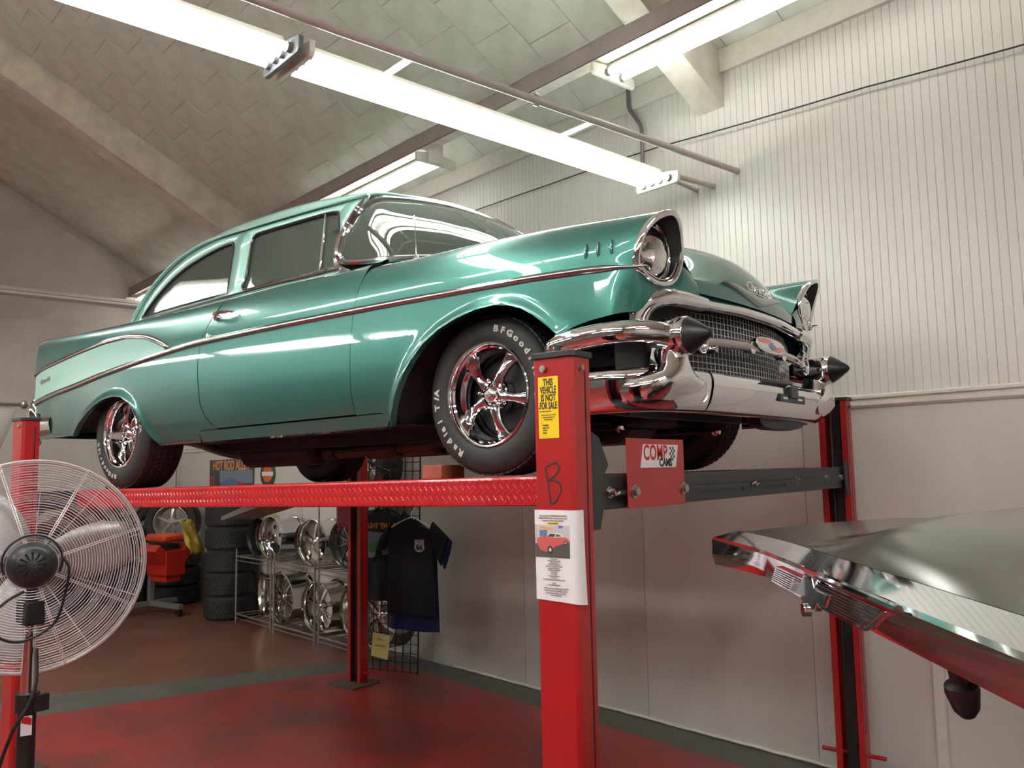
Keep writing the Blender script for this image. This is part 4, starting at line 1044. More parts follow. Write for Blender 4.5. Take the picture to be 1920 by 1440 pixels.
m = MB(); m.lathe([(0, .15), (.10, .14), (.17, .10), (.19, .04), (.20, 0)], 20, Matrix.Translation((-2.05, -.05, -.06)) @ Matrix.Diagonal((1.8, 1.6, -.75, 1))); cb_(m, 'fuel_tank', M_dark)
# ---- headlamps
OUT = [(.690,.862,.40),(.700,.864,.455),(.722,.852,.515),(.752,.815,.568),(.775,.745,.595),(.762,.665,.568),(.735,.605,.485),(.726,.603,.43),(.722,.635,.378),(.720,.685,.345),(.715,.745,.334),(.706,.805,.346),(.697,.85,.372)]
def closedspl(P, n):
    Q = [Vector(p) for p in P]; N = len(Q); out = []
    for i in range(N):
        a, b, c, d = Q[i-1], Q[i], Q[(i+1) % N], Q[(i+2) % N]
        for k in range(n):
            t = k/n; out.append(.5*((2*b)+(c-a)*t+(2*a-5*b+4*c-d)*t*t+(3*b-a-3*c+d)*t**3))
    return out
OL = closedspl(OUT, 4); oc = Vector((.72, .735, .46)); LC = Vector((.722, .737, .462))
for s in (-1, 1):
    hl = thing_child('headlamp', car, UPZ)
    def ring(f, dx, dyz=0):
        out = []
        for p in OL:
            q = oc + (p-oc)*f; out.append((p.x+dx, s*q.y, q.z))
        return out
    def circ(r, x, n=len(OL)):
        out = []
        for p in OL:
            a = atan2(p.z-LC.z, p.y-LC.y); out.append((x, s*(LC.y+r*cos(a)), LC.z+r*sin(a)))
        return out
    m = MB(); m.grid([ring(1.0, -.012), ring(1.018, .0), ring(1.02, .010), ring(.99, .017), ring(.93, .018), ring(.86, .010)], closed=True); m.build('bezel', M_chrome, hl, smooth=50)
    m = MB(); m.grid([ring(.86, .010), ring(.85, -.015), circ(.110, .682), circ(.100, .680)], closed=True); m.build('bezel_recess', M_dkglass, hl, smooth=50)
    m = MB(); m.grid([circ(.108, .684), circ(.109, .702), circ(.103, .709), circ(.097, .702), circ(.096, .69)], closed=True); m.build('retaining_ring', M_chrome, hl, smooth=50)
    m = MB(); a = [ring(.79, -.012)[i] for i in range(len(OL))]
    low = [i for i in range(len(OL)) if OL[i].z < .44]
    idx = sorted(low, key=lambda i: atan2(OL[i].y-.735, -(OL[i].z-.46))); m.tube([(OL[i].x+.006, s*(oc.y+(OL[i].y-oc.y)*.80), oc.z+(OL[i].z-oc.z)*.80) for i in idx], .0035, 6); m.build('bezel_bead', M_chrome, hl)
    m = MB(); m.lathe([(.001, .036), (.03, .032), (.06, .021), (.083, .008), (.097, -.003)], 36, frame((.704, s*LC.y, LC.z), (0, 1, 0), (0, 0, 1), (1, 0, 0))); m.build('lens', M_lens, hl, normals=False)
    m = MB(); m.lathe([(.010, -.065), (.03, -.053), (.06, -.028), (.082, -.009), (.097, .0)], 36, frame((.697, s*LC.y, LC.z), (0, 1, 0), (0, 0, 1), (1, 0, 0))); m.build('reflector', M_refl, hl, normals=False)
    m = MB()
    for k in range(-4, 5): 
        h = sqrt(max(0, .080**2-(k*.017)**2)); m.tube([(.722, s*(LC.y+k*.017), LC.z-h*.9), (.738-.014*(k/4)**2, s*(LC.y+k*.017), LC.z), (.732-.012*(k/4)**2, s*(LC.y+k*.017), LC.z+h*.3)], .0007, 4)
    m.box(.738, .7395, min(s*(LC.y-.03), s*(LC.y+.0)), max(s*(LC.y-.03), s*(LC.y)), LC.z+.02, LC.z+.022)
    tag(m.build('lens_flutes', M_lens, hl, normals=False), kind='stuff')
# ---- front bumper
BP = [(.30, .925), (.42, .935), (.54, .932), (.64, .905), (.715, .850), (.765, .765), (.79, .66), (.805, .53), (.815, .35), (.822, .17), (.825, 0)]
BQ = spl([(x, -y, 0) for x, y in BP], 6)
def barloft(path, prof, scale=None):
    rows = []
    for i, p in enumerate(path):
        t = (path[min(i+1, len(path)-1)]-path[max(i-1, 0)]); t.z = 0; t.normalize(); nrm = Vector((-t.y, t.x, 0))
        if nrm.dot(Vector((.35, -.3, 0))-Vector((0, 0, 0))) < 0: nrm = -nrm
        f = scale(i/(len(path)-1)) if scale else 1
        rows.append([(p.x+nrm.x*o*f, p.y+nrm.y*o*f, p.z+z*f) for o, z in prof])
    return rows
lowprof = [(-.075, .030), (-.030, .040), (-.010, .038), (.002, .026), (.007, .008), (.006, -.015), (.0, -.045), (-.010, -.075), (-.024, -.098), (-.040, -.108), (-.075, -.110)]
kk = [i for i, p in enumerate(BQ) if abs(p.y) < .535][0]
fb = thing_child('front_bumper', car, UPZ)
ends = [p for p in BQ[:kk]] 
for s in (-1, 1):
    m = MB(); rr = barloft(ends, lowprof); m.grid(rr if s < 0 else [[(x, -y, z) for x, y, z in r] for r in rr])
    r0 = rr[0]; m.add([(x, y if s < 0 else -y, z) for x, y, z in r0], [tuple(range(len(r0)))])
    m.build('bumper_end', M_chrome, fb, smooth=60)
mid = [p.copy() for p in BQ[kk-0:]]; mid[0] = mid[0].lerp(BQ[kk-1], .6)
mid = mid + [Vector((p.x, -p.y, p.z)) for p in reversed(mid[:-1])]
m = MB(); m.grid(barloft2 if 0 else [[(p.x+o*(1-0*abs(p.y))+.003, p.y-o*.10*(p.y/.5), z) for o, z in lowprof] for p in mid]); m.build('bumper_centre', M_chrome, fb, smooth=60)
# upper wing bars, bullets and flared guards
wing = spl([(.352, -.918, .130), (.41, -.938, .140), (.52, -.945, .150), (.63, -.925, .157), (.705, -.88, .158), (.75, -.82, .155), (.77, -.765, .150)], 6)
for s in (-1, 1):
    S_ = lambda P: [(x, -s*y, z) for x, y, z in P]
    m = MB(); prof = [(.030*cos(a)*(1 if cos(a) > 0 else 1.3), .040*sin(a)) for a in [2*pi*k/14 for k in range(14)]]
    rr = barloft(wing, prof, lambda t: min(1, .55+t*5)); m.grid([S_(r) for r in rr], closed=True); m.add(S_(rr[0]), [tuple(range(14))]); m.build('bumper_wing', M_chrome, fb, smooth=60)
    yb = s*.742
    m = MB(); Mb = frame((0, yb, .146), (0, 1, 0), (0, 0, 1), (1, 0, 0))
    m.lathe([(.020, .600), (.045, .63), (.058, .68), (.066, .74), (.0685, .79), (.067, .822), (.063, .826)], 32, Mb); gd = m.build('bullet_guard', M_chrome, fb, smooth=60)
    m = MB(); m.lathe([(.0645, .818), (.064, .826), (.058, .838), (.040, .866), (.022, .892), (.010, .905), (.003, .908), (0, .908)], 32, Mb); m.build('rubber_tip', M_black, gd, smooth=60)
    # flared upright between bullet and lower bar
    m = MB(); rows = []
    for z, w, x1, xc in ((.125, .045, .790, .70), (.095, .055, .800, .70), (.070, .066, .806, .70), (.045, .084, .811, .70), (.020, .115, .813, .71), (0, .150, .811, .72), (-.025, .165, .806, .73), (-.05, .165, .782, .72), (-.075, .15, .75, .71)):
        row = []
        for k in range(15):
            a = -pi/2+pi*k/14; yy = .742+w*sin(a); e = cos(a)
            bx = interp([(y, x) for x, y in reversed(BP)], yy) if z < .0 else xc+max(0, (.03-z)/.03)*(interp([(y, x) for x, y in reversed(BP)], yy)-xc)*(z < .03)
            xx = bx+ (x1-bx)*(e**.7 if e > 0 else 0); row.append((xx+.004, s*yy, z))
        rows.append(row)
    m.grid(rows); m.build('guard_upright', M_chrome, fb, smooth=60)
    m = MB(); m.grid([[(.62+.10*t, s*(.90-.18*t), z) for t in (0, .25, .5, .75, 1)] for z in (.03, .13)]); m.build('dark_gap_sheet', M_dark, fb, smooth=60)  # dark sheet stands in for the dark reflections between wing and lower bar
    m = MB(); c = Vector((.705, s*.865, -.015)); m.cyl(c, c+Vector((.012, s*.012, 0)), .010, 12); m.build('bumper_bolt', M_chrome, fb)
# licence plate bracket
pbk = MB(); pbk.box(.832, .840, .02, .30, -.045, -.012); br = pbk.build('plate_bracket', M_steelblk, fb, smooth=0)
for a, b, c, d in ((.832, .850, .12, .20),):
    m = MB(); m.box(a, b, c, d, -.025, .022); m.box(.80, .85, -.13, .14, .028, .036); m.build('bracket_arm', M_steelblk, br, smooth=0)
for y in (.05, .22):
    m = MB(); m.box(.8402, .8408, y, y+.05, -.033, -.024); m.build('bracket_slot', M_white, br, smooth=0)
# splash pan under the bumper on the far side
m = MB(); Mx = frame((.70, 0, 0), (0, 1, 0), (0, 0, 1), (1, 0, 0)); m.prism([(.05, -.10), (.07, -.125), (.11, -.142), (.20, -.150), (.42, -.150), (.55, -.135), (.62, -.11), (.62, -.10)], -.03, .03, Mx); cb_(m, 'splash_pan', M_black, smooth=30, bevel=.01)
# ---- grille
gr = thing_child('grille', car, UPZ)
gx = lambda y: .742-.075*(abs(y)/.6)**2.2
m = MB(); m.grid([[(gx(y)-.05, y, z) for y in [-.66+.066*k for k in range(21)]] for z in (.0, .10, .20, .33)]); m.build('grille_back', M_black, gr, smooth=0)
zt_ = lambda y: .296-.050*(abs(y)/.6)**3.2
for k in range(-22, 23):
    y = k*.0275; m = MB(); m.cyl((gx(y), y, .035), (gx(y), y, zt_(y)), .0016, 5, caps=False); m.build('grille_bar', M_grill, gr)
for j in range(11):
    z = .045+j*.0235; ym = .60 if z < .24 else .60-(z-.24)*3.2; m = MB(); m.tube([(gx(y), y, z) for y in [ym*(q/12) for q in range(-12, 13)]], .0019, 5, caps=False); m.build('grille_bar', M_grill, gr)
m = MB(); m.tube(spl([(.755, -.50, .158), (.785, -.33, .163), (.798, -.12, .167), (.800, 0, .168), (.798, .12, .167), (.785, .33, .163), (.755, .50, .158)], 6), .019, 12)
gb = m.build('grille_cross_bar', M_trimchr, gr, smooth=60)
for s in (-1, 1):
    Mp = frame((.755, s*.535, .150), (0, 1, 0), (0, 0, 1), (1, 0, 0))
    m = MB(); m.lathe([(.030, -.03), (.042, -.01), (.046, .012), (.042, .020), (.036, .018), (.034, .008)], 24, Mp); pk = m.build('parking_lamp', M_chrome, gr, smooth=50)
    m = MB(); m.lathe([(0, .016), (.02, .014), (.034, .008)], 20, Mp); m.build('parking_lens', M_refl, pk, smooth=50)
    m = MB(); m.lathe([(.0, .032), (.013, .024), (.017, .0), (.012, -.03)], 16, frame((.775, s*.475, .128), (0, 1, 0), (0, 0, 1), (1, 0, 0))); m.build('bar_boss', M_chrome, gb)
    m = MB(); m.cyl((.775, s*.165, .163), (.812, s*.165, .163), .020, 14, .026); m.build('emblem_mount', M_chrome, gb)
# oval emblem
Me = frame((.818, 0, .185), (0, 1, 0), (-.15, 0, .99))
def oval(a, b, n=28): return [(a*cos(2*pi*k/n)*(1 if 1 else 0), b*sin(2*pi*k/n)) for k in range(n)]
def sq(a, b, n=28, e=2.6): return [(a*abs(cos(t))**(2/e)*(1 if cos(t) > 0 else -1), b*abs(sin(t))**(2/e)*(1 if sin(t) > 0 else -1)) for t in [2*pi*k/n for k in range(n)]]
m = MB(); m.prism(sq(.150, .034), -.02, .004, Me); em = m.build('grille_emblem', M_chrome, gr, smooth=30, bevel=.003)
m = MB(); m.prism(sq(.138, .026), .004, .0055, Me); m.build('emblem_field', mat('emblem_white', (.72, .70, .66), .25, coat=1), em, smooth=30)
mr_, mbl = mat('emblem_red', (.62, .05, .05), .25, coat=1), mat('emblem_blue', (.05, .08, .35), .25, coat=1)
for P in ([(-.133, .004), (-.125, .020), (-.06, .025), (.0, .025), (.0, .004)], [(.02, -.018), (.02, -.002), (.134, -.002), (.128, -.016), (.07, -.025)]):
    m = MB(); m.prism(P, .0055, .0065, Me); m.build('emblem_panel', mr_, em, smooth=0)
m = MB(); m.prism([(-.030, -.010), (-.030, .002), (-.010, .002), (-.006, .012), (.022, .012), (.020, .002), (.040, .002), (.036, -.010), (.016, -.010), (.014, -.020), (-.014, -.020), (-.012, -.010)], .0065, .008, Me); m.build('bow_tie', mbl, em, smooth=0)
# arched chrome surround over the grille
AR = spl([(.655, -.800, .208), (.670, -.797, .245), (.695, -.775, .277), (.722, -.72, .297), (.742, -.63, .303), (.756, -.53, .300), (.764, -.44, .300), (.772, -.36, .302), (.786, -.2, .306), (.790, 0, .307)], 6)
def archbar(path, h, d, name, mt, s=1, cap=True):
    rows = []
    for i, p in enumerate(path):
        t = (path[min(i+1, len(path)-1)]-path[max(i-1, 0)]).normalized(); N = Vector((1, -.35*min(1, abs(p.y)/.6)*(1 if p.y < 0 else -1)*-1 if 0 else 0, 0)); N = Vector((1, .45*(p.y/.7)**3, 0)); N = (N-t*N.dot(t)).normalized(); U_ = N.cross(t)
        if U_.z < 0: U_ = -U_
        f = h(i/(len(path)-1)) if callable(h) else h
        rows.append([tuple(p+N*(o*d)+U_*(z*f)) for o, z in ((-1.2, .8), (-.2, 1), (.5, .9), (.95, .5), (1.05, 0), (.9, -.5), (.3, -.95), (-.5, -1), (-1.2, -.8))])
    if s > 0: rows = [[(x, -y, z) for x, y, z in r] for r in rows]
    m = MB(); m.grid(rows); 
    if cap: m.add(rows[0], [tuple(range(9))]); m.add(rows[-1], [tuple(range(9))])
    return m.build(name, mt, gr, smooth=60)
kc = [i for i, p in enumerate(AR) if p.y > -.49][0]
for s in (-1, 1): archbar(AR[:kc+1], lambda t: .040-.014*t, .026, 'surround_corner', M_chrome, s)
cen = AR[kc:]; cen = cen + [Vector((p.x, -p.y, p.z)) for p in reversed(cen[:-1])]
archbar(cen, .019, .019, 'surround_bar', M_chrome, -1)
# dark shelf behind lower bumper
m = MB(); m.grid([[(x, y, .034) for y in (-.7, -.35, 0, .35, .7)] for x in (.60, .77)]); m.build('grille_shelf', M_dkglass, gr, smooth=0)
# ---- hood V emblem, script, rockets
def on_hood(s_, y, lift=.004):
    e = edge_at(s_).y; p = hood_pt(s_, min(1, abs(y)/e)); p.y = y; return p+Vector((lift, 0, lift))
m = MB(); L_ = []
for s_, y in ((.83, -.30), (.86, -.21), (.89, -.12), (.918, -.04), (.93, 0), (.918, .04), (.89, .12), (.86, .21), (.83, .30)): L_.append(on_hood(s_, y))
rows = []
for i, p in enumerate(L_):
    f = .35+.65*min(1, (4-abs(i-4))/3.0) if abs(i-4) < 4.1 else .3; f = (1, .97, .8, .55, .15)[abs(i-4)]
    rows.append([p+Vector((0, 0, .020*f)), p+Vector((.012, 0, .012*f)), p+Vector((.016, 0, 0)), p+Vector((.010, 0, -.016*f)), p+Vector((-.006, 0, -.022*f))])
m.grid(rows); cb_(m, 'hood_v_emblem', M_aqua if 0 else mat('emblem_silver', (.45, .5, .5), .25, .9), smooth=60)
def script(parent, txt, size, place, name, mt, shear=.25, width=1.1):
    V, F = text_mesh(txt, size, .0012, .0004, 'CENTER', width=width); m = MB()
    m.add([place(x+shear*y, y, z) for x, y, z in V], F); return m.build(name, mt, parent, smooth=0, normals=False)
def ph(x, y, z):
    e = on_hood(.865, x, .0); e2 = on_hood(.845, x, 0); d = (e2-e).normalized(); return e + d*y + Vector((.012+z, 0, .006))
script(hood, 'Chevrolet', .062, lambda x, y, z: ph(x, y, z), 'script_lettering', M_chrome, width=1.0)
m = MB(); V = [ph(x, -.006-.0*x, 0) for x in [-.13+.013*k for k in range(21)]]; m.tube(V, .0022, 5); m.build('script_underline', M_chrome, hood)
for s in (-1, 1):
    V, F = text_mesh('Chevrolet', .048, .0012, .0004, 'CENTER', width=1.0); m = MB()
    m.add([(-3.885-s*(x+.3*y), s*(surfY(-3.885-s*(x+.3*y), .405)+.006+z), .395+y+.25*(-s*x)*-s*.35) for x, y, z in V], F); cb_(m, 'script_lettering', M_dkglass if 0 else M_steel, smooth=0, normals=False)
# ---- tail lamp, fin cap and rear bumper
for s in (-1, 1):
    m = MB(); m.tube([(-4.112, s*.862, .685), (-4.03, s*.864, .694), (-3.92, s*.866, .694), (-3.77, s*.868, .690)], [.010, .012, .009, .003], 8); cb_(m, 'fin_cap', M_chrome)
    tl = thing_child('tail_lamp', car, UPZ)
    m = MB(); m.lathe([(.02, -.05), (.06, -.03), (.072, .0), (.066, .014), (.055, .016)], 24, frame((-4.10, s*.81, .33), (0, -1, 0), (0, 0, 1), (-1, 0, 0))); m.build('lamp_bezel', M_chrome, tl, smooth=50)
    m = MB(); m.lathe([(0, .03), (.03, .028), (.055, .014)], 20, frame((-4.10, s*.81, .33), (0, -1, 0), (0, 0, 1), (-1, 0, 0))); m.build('lamp_lens', mat('tail_red', (.35, .01, .01), .2) if not bpy.data.materials.get('tail_red') else bpy.data.materials['tail_red'], tl, smooth=50)
rb = thing_child('rear_bumper', car, UPZ)
RPth = spl([(-3.75, -.925, 0), (-3.95, -.930, 0), (-4.12, -.905, 0), (-4.22, -.84, 0), (-4.27, -.72, 0), (-4.30, -.4, 0), (-4.31, 0, 0)], 6)
full = RPth+[Vector((p.x, -p.y, 0)) for p in reversed(RPth[:-1])]
rows = []
for i, p in enumerate(full):
    t = (full[min(i+1, len(full)-1)]-full[max(i-1, 0)]).normalized(); nrm = Vector((-t.y, t.x, 0)); c = Vector((-3.6, 0, 0)); 
    if nrm.dot(p-c) < 0: nrm = -nrm
    rows.append([(p.x+nrm.x*o, p.y+nrm.y*o, z) for o, z in ((-.06, .16), (-.02, .165), (.004, .145), (.010, .11), (.0, .07), (-.015, .04), (-.06, .035))])
m = MB(); m.grid(rows); m.build('bumper_bar', M_chrome, rb, smooth=60)
for s in (-1, 1):
    m = MB(); m.lathe([(.0, -.12), (.045, -.08), (.060, 0), (.055, .09), (.036, .15), (0, .175)], 20, frame((-4.265, s*.80, .155), (0, 1, 0), (-1, 0, 0), (0, 0, 1))); m.build('bumper_guard', M_chrome, rb, smooth=60)
    m = MB(); m.lathe([(.0, -.06), (.05, -.03), (.056, .05), (.038, .10), (0, .11)], 20, frame((-4.24, s*.83, .02), (0, 1, 0), (-1, 0, 0), (0, 0, 1))); m.build('exhaust_port', M_chrome, rb, smooth=60)
# brick wheel chock
ch = MB(); ch.box(-.045, .045, -.10, .10, 0, .056)
bk = tag(ch.build('brick', mat('chock_brick', (.36, .10, .055), .85, noise=(25, (.27, .07, .04), .4, .7), bump=(80, .5, .004)), smooth=0, bevel=.004), 'red brick chocking the near front tyre on the runway', 'brick')
bk.location = (.985, -.79, 1.6577); bk.rotation_euler = (0, -.0168, .25)
# ------------------------------------------------------------- pedestal fan
FD = Vector((-0.9288, 0.3706, -.085)).normalized()       # away from the viewer
FO = Vector((.38, -2.14, 1.405))
fan = thing('pedestal_fan', 'large pedestal fan with a round wire guard and black motor at the lower left', 'fan', (FO.x, FO.y, 0))
fz = -FD; fx_ = Vector((0, 0, 1)).cross(fz).normalized(); fy_ = fz.cross(fx_)
FM = Matrix.Translation((0, 0, FO.z)) @ frame((0, 0, 0), fx_, fy_, fz)     # local z towards the viewer (motor side)
M_wire = mat('guard_wire', (.62, .56, .58), .32, .55)
M_blade = mat('fan_blade', (.42, .40, .41), .35, .5)
RG = .345
def gz(r, back): 
    t = (r/RG)**2
    return (.105-.075*t**1.2) if back else (-.125+.075*t**1.5)
for back, nr, r0 in ((True, 33, .075), (False, 30, .055)):
    for k in range(nr):
        r = r0+(RG-.006-r0)*(k/(nr-1)); m = MB(); m.tube([(r*cos(2*pi*i/44), r*sin(2*pi*i/44), gz(r, back)) for i in range(44)], .0013, 4, closed=True)
        m.build('guard_ring', M_wire, fan, M=FM)
    for k in range(8 if back else 10):
        for dd in (-.05, .05) if back else (0,):
            a = 2*pi*(k+.4)/(8 if back else 10)
            m = MB(); m.tube([(r*cos(a+dd*.06/r), r*sin(a+dd*.06/r), gz(r, back)-.002) for r in [.06+(RG-.06)*q/8 for q in range(9)]], .0020, 4); m.build('guard_spoke', M_wire, fan, M=FM)
m = MB(); m.tube([(RG*cos(2*pi*i/64), RG*sin(2*pi*i/64), -.012) for i in range(64)], .0065, 8, closed=True); m.tube([(RG*cos(2*pi*i/64), RG*sin(2*pi*i/64), .022) for i in range(64)], .004, 8, closed=True)
m.grid([[((RG+.002)*cos(2*pi*i/64), (RG+.002)*sin(2*pi*i/64), z) for i in range(64)] for z in (-.012, .022)], closed=True)
m.build('guard_rim', M_wire, fan, M=FM)
for k in range(3):
    a0 = radians((12, 132, 252)[k]); m = MB(); rows = []
    for q in range(9):
        r = .06+(.305-.06)*q/8; w = .055+.035*sin(pi*min(1, q/8*.9)); rows.append([(r*cos(a0)-t*w*sin(a0), r*sin(a0)+t*w*cos(a0), -.02+t*.030*(1-.3*q/8)) for t in (-1, -.5, 0, .5, 1)])
    m.grid(rows); m.build('fan_blade', M_blade, fan, M=FM, solid=.002, normals=False)
m = MB(); m.lathe([(0, -.07), (.05, -.065), (.06, -.02), (.055, .02)], 24); m.build('blade_hub', M_black, fan, M=FM)
m = MB(); m.lathe([(.03, .035), (.062, .04), (.072, .07), (.073, .12), (.070, .135), (.058, .160), (.046, .172), (.02, .178), (0, .179)], 32)
mo = m.build('motor_housing', mat('fan_black', (.018, .018, .020), .38), fan, M=FM, smooth=40)
for k in range(12):
    a = 2*pi*k/12; m = MB(); m.add([(r*cos(a+s), r*sin(a+s), z) for r, z in ((.014, .1795), (.040, .1765)) for s in (-.10, .10)], [(0, 1, 3, 2)]); m.build('cooling_slot', mat('slot_black', (.003, .003, .003), .9) if not bpy.data.materials.get('slot_black') else bpy.data.materials['slot_black'], mo, smooth=0, normals=False)
m = MB(); m.tube([(-.085*cos(t), .085*sin(t)+.01, .118+.005*sin(3*t)) for t in [pi*k/14 for k in range(-2, 17)]], .0035, 6)
m.tube(spl([(.085, .02, .118), (.105, -.02, .12), (.095, -.10, .118), (.065, -.19, .115), (-.02, -.235, .115), (-.085, -.215, .115), (-.115, -.16, .115), (-.07, -.11, .115), (-.02, -.08, .12)], 6), .0045, 6)
m.build('power_cord', M_black, fan, M=FM)
Mv = Matrix.Translation((.0, 0, 0)); px_, py_ = .075, -.03
m = MB(); m.tube([(px_, py_, 1.27), (px_*.6, py_*.6, 1.31), (px_*.9, py_*.9, 1.37)], .016, 8); m.box(px_-.04, px_+.04, py_-.03, py_+.03, 1.225, 1.30); m.build('tilt_bracket', M_black, fan, bevel=.006)
m = MB(); m.cyl((px_, py_, .80), (px_, py_, 1.24), .021, 16); m.build('chrome_pole', M_chrome, fan); 
m = MB(); m.cyl((px_, py_, .03), (px_, py_, .97), .027, 18); pl_ = m.build('lower_pole', M_black, fan)
m = MB(); m.cyl((px_, py_, .955), (px_, py_, 1.01), .036, 18); m.tube([(px_+.0, py_, .985), (px_+.055, py_+.02, .985)], .009, 8); m.box(px_+.045, px_+.065, py_, py_+.04, .96, 1.01); m.build('height_collar', M_black, fan)
cd = Vector((3.4001-FO.x, -3.3477-FO.y, 0)).normalized(); side = Vector((-cd.y, cd.x, 0))
m = MB(); c = Vector((px_, py_, 0))+cd*.0275; m.add([c+side*a*.012*1.3+Vector((0, 0, z)) for a, z in ((-1, .885), (1, .885), (1, .945), (-1, .945))], [(0, 1, 2, 3)]); lb = m.build('warning_label', M_white, pl_, smooth=0, normals=False)
m = MB(); c += cd*.0006; m.add([c+side*a*.012*1.2+Vector((0, 0, z)) for a, z in ((-1, .925), (1, .915), (1, .935), (.2, .943), (-1, .943))], [(0, 1, 2, 3, 4)]); m.build('label_print', M_red2, pl_, smooth=0, normals=False)
m = MB(); m.lathe([(0, .045), (.06, .04), (.20, .02), (.235, .008), (.235, 0), (0, 0)], 36, Matrix.Translation((px_, py_, 0))); m.build('base', M_black, fan)
m = MB(); m.tube(spl([(px_+.03, py_+.01, 1.15), (px_+.06, py_, 1.05), (px_+.055, py_-.02, .98), (px_+.02, py_-.05, .90), (px_-.09, py_-.05, .72), (px_-.10, py_-.03, .55), (px_-.06, py_-.02, .45), (px_-.02, py_, .50)], 6), .006, 6); m.build('power_cord', M_blackrub, fan)

# ------------------------------------------------------------- wheel racks along the right wall
M_rack = mat('rack_wire', (.42, .40, .36), .4, .8)
def rack(u0, u1, v0, v1, label):
    t = rthing('wire_shelf_rack', label, 'shelf rack', (u0, v0, 0), 0, 'wire racks holding alloy wheels'); W, D = u1-u0, v1-v0
    for x in (0, W):
        for y in (0, D): MB().cyl((x, y, 0), (x, y, .83), .010, 8).build('upright', M_rack, t)
    for z in (.10, .745):
        m = MB()
        for y in (0, D): m.cyl((0, y, z), (W, y, z), .009, 6)
        for x in (0, W): m.cyl((x, 0, z), (x, D, z), .009, 6)
        m.cyl((0, 0, z-.045), (W, 0, z-.045), .006, 6)
        sh_ = m.build('shelf_frame', M_rack, t)
        n = max(3, int(W/.15))
        for k in range(1, n):
            MB().cyl((W*k/n, 0, z+.002), (W*k/n, D, z+.002), .005, 6).build('shelf_wire', M_rack, sh_)
    return t
VR0, VR1 = 1.37, 1.755
r1 = rack(-5.50, -4.62, VR0, VR1, 'left wire rack by the tyre stack, holding two wide alloy wheels')
r2 = rack(-4.55, -3.66, VR0, VR1, 'middle wire rack with four alloy wheels on two shelves')
r3 = rack(-3.58, -2.69, VR0, VR1, 'right wire rack partly hidden by the red rear post')
def alloy(label, u, v, z, R, w, yaw, style, mt, group='alloy wheels on the racks', parts=True, tyre_=False, name='alloy_wheel', cat='wheel'):
    """wheel standing on its rim; face looks along -v turned by yaw"""
    t = rthing(name, label, cat, (u, v, z), yaw, group)
    Mw = frame((0, 0, R+.001), (1, 0, 0), (0, 0, 1), (0, -1, 0)); Mw = Mw @ Matrix.Translation((0, 0, w/2))
    Rr = R if not tyre_ else R*.66
    m = MB(); m.lathe([(Rr-.012, -.012), (Rr, -.004), (Rr, .0), (Rr-.008, .002), (Rr-.016, -.010), (Rr-.026, -.03), (Rr-.030, -.09), (Rr-.045, -w*.55), (Rr-.028, -w+.03), (Rr-.004, -w+.008), (Rr, -w), (Rr, -w+.004), (Rr-.006, -w+.018), (Rr-.020, -w+.035), (Rr-.030, -w*.6), (Rr-.022, -.10), (Rr-.018, -.035), (Rr-.012, -.012)], 40, Mw)
    m.build('rim', mt, t, smooth=30)
    d = .055
    if style == 'holes':
        m = MB(); m.lathe([(0, -d+.012), (.035, -d+.014), (.055, -d+.002), (.085, -d), (Rr-.05, -d-.01), (Rr-.028, -d-.03)], 40, Mw); fc = m.build('wheel_face', mt, t, smooth=30)
        for k in range(5):
            a = 2*pi*k/5+.3; m = MB(); m.lathe([(0, .0015), (.024, .001)], 16, Mw @ Matrix.Translation((.112*cos(a), .112*sin(a), -d-.001))); m.build('vent_hole', M_black, fc)
    elif style == 'bare':
        m = MB(); m.lathe([(.05, -w*.6), (.11, -w*.6+.01), (Rr-.04, -w*.55)], 32, Mw); m.build('wheel_face', mt, t, smooth=30)
    else:
        n = {'five': 5, 'ten': 10, 'seven': 7, 'twisted': 6}[style]
        for k in range(n):
            a = 2*pi*k/n+.25; rows = []
            for q in range(6):
                r = .035+(Rr-.028-.035)*q/5; hw = (.020 if n < 8 else .011)*(1+.5*abs(q-2)/3); aa = a+(.35*q/5 if style == 'twisted' else 0); z = -d+.012-.03*(q/5)**2
                rows.append([(r*cos(aa)-s*hw*sin(aa), r*sin(aa)+s*hw*cos(aa), z+h) for s, h in ((-1, -.012), (-.6, .006), (.6, .006), (1, -.012))])
            m = MB(); m.grid(rows, closed=True); m.v = [Mw @ Vector(p) for p in m.v]; m.build('spoke', mt, t, smooth=40)
        m = MB(); m.lathe([(0, -d+.028), (.018, -d+.027), (.028, -d+.018), (.045, -d+.014), (.06, -d+.004), (.062, -d-.03)], 24, Mw); m.build('hub', mt, t, smooth=30)
    if tyre_:
        m = MB(); m.lathe([(Rr-.004, -.02), (Rr+.01, .004), (Rr+(R-Rr)*.4, .014), (R-.02, .004), (R-.003, -.015), (R, -.03), (R, -w*.5), (R, -w+.03), (R-.003, -w+.015), (R-.02, -w-.004), (Rr+(R-Rr)*.4, -w-.014), (Rr, -w+.01)], 44, Mw); m.build('tyre', M_tyre, t, smooth=35)
    return t
M_aluc = mat('chrome_wheel', (.62, .61, .60), .07, 1.0)
M_darkw = mat('gunmetal_wheel', (.10, .10, .10), .25, .9)
zs1, zs2 = .7565, .1115
alloy('wide polished wheel with round holes, left end of the upper shelf', -4.72, 1.545, zs1, .232, .30, .10, 'holes', M_aluc)
alloy('wide polished wheel with a five-spoke centre, right on the upper shelf', -3.83, 1.545, zs1, .232, .28, .18, 'five', M_alu)
alloy('dark drum-shaped wheel standing by the tyre stack, on the left rack', -5.22, 1.58, zs1, .215, .20, .15, 'bare', M_darkw)
alloy('dark alloy wheel behind the polished one on the middle rack', -4.27, 1.66, zs1, .20, .16, .15, 'seven', M_darkw)
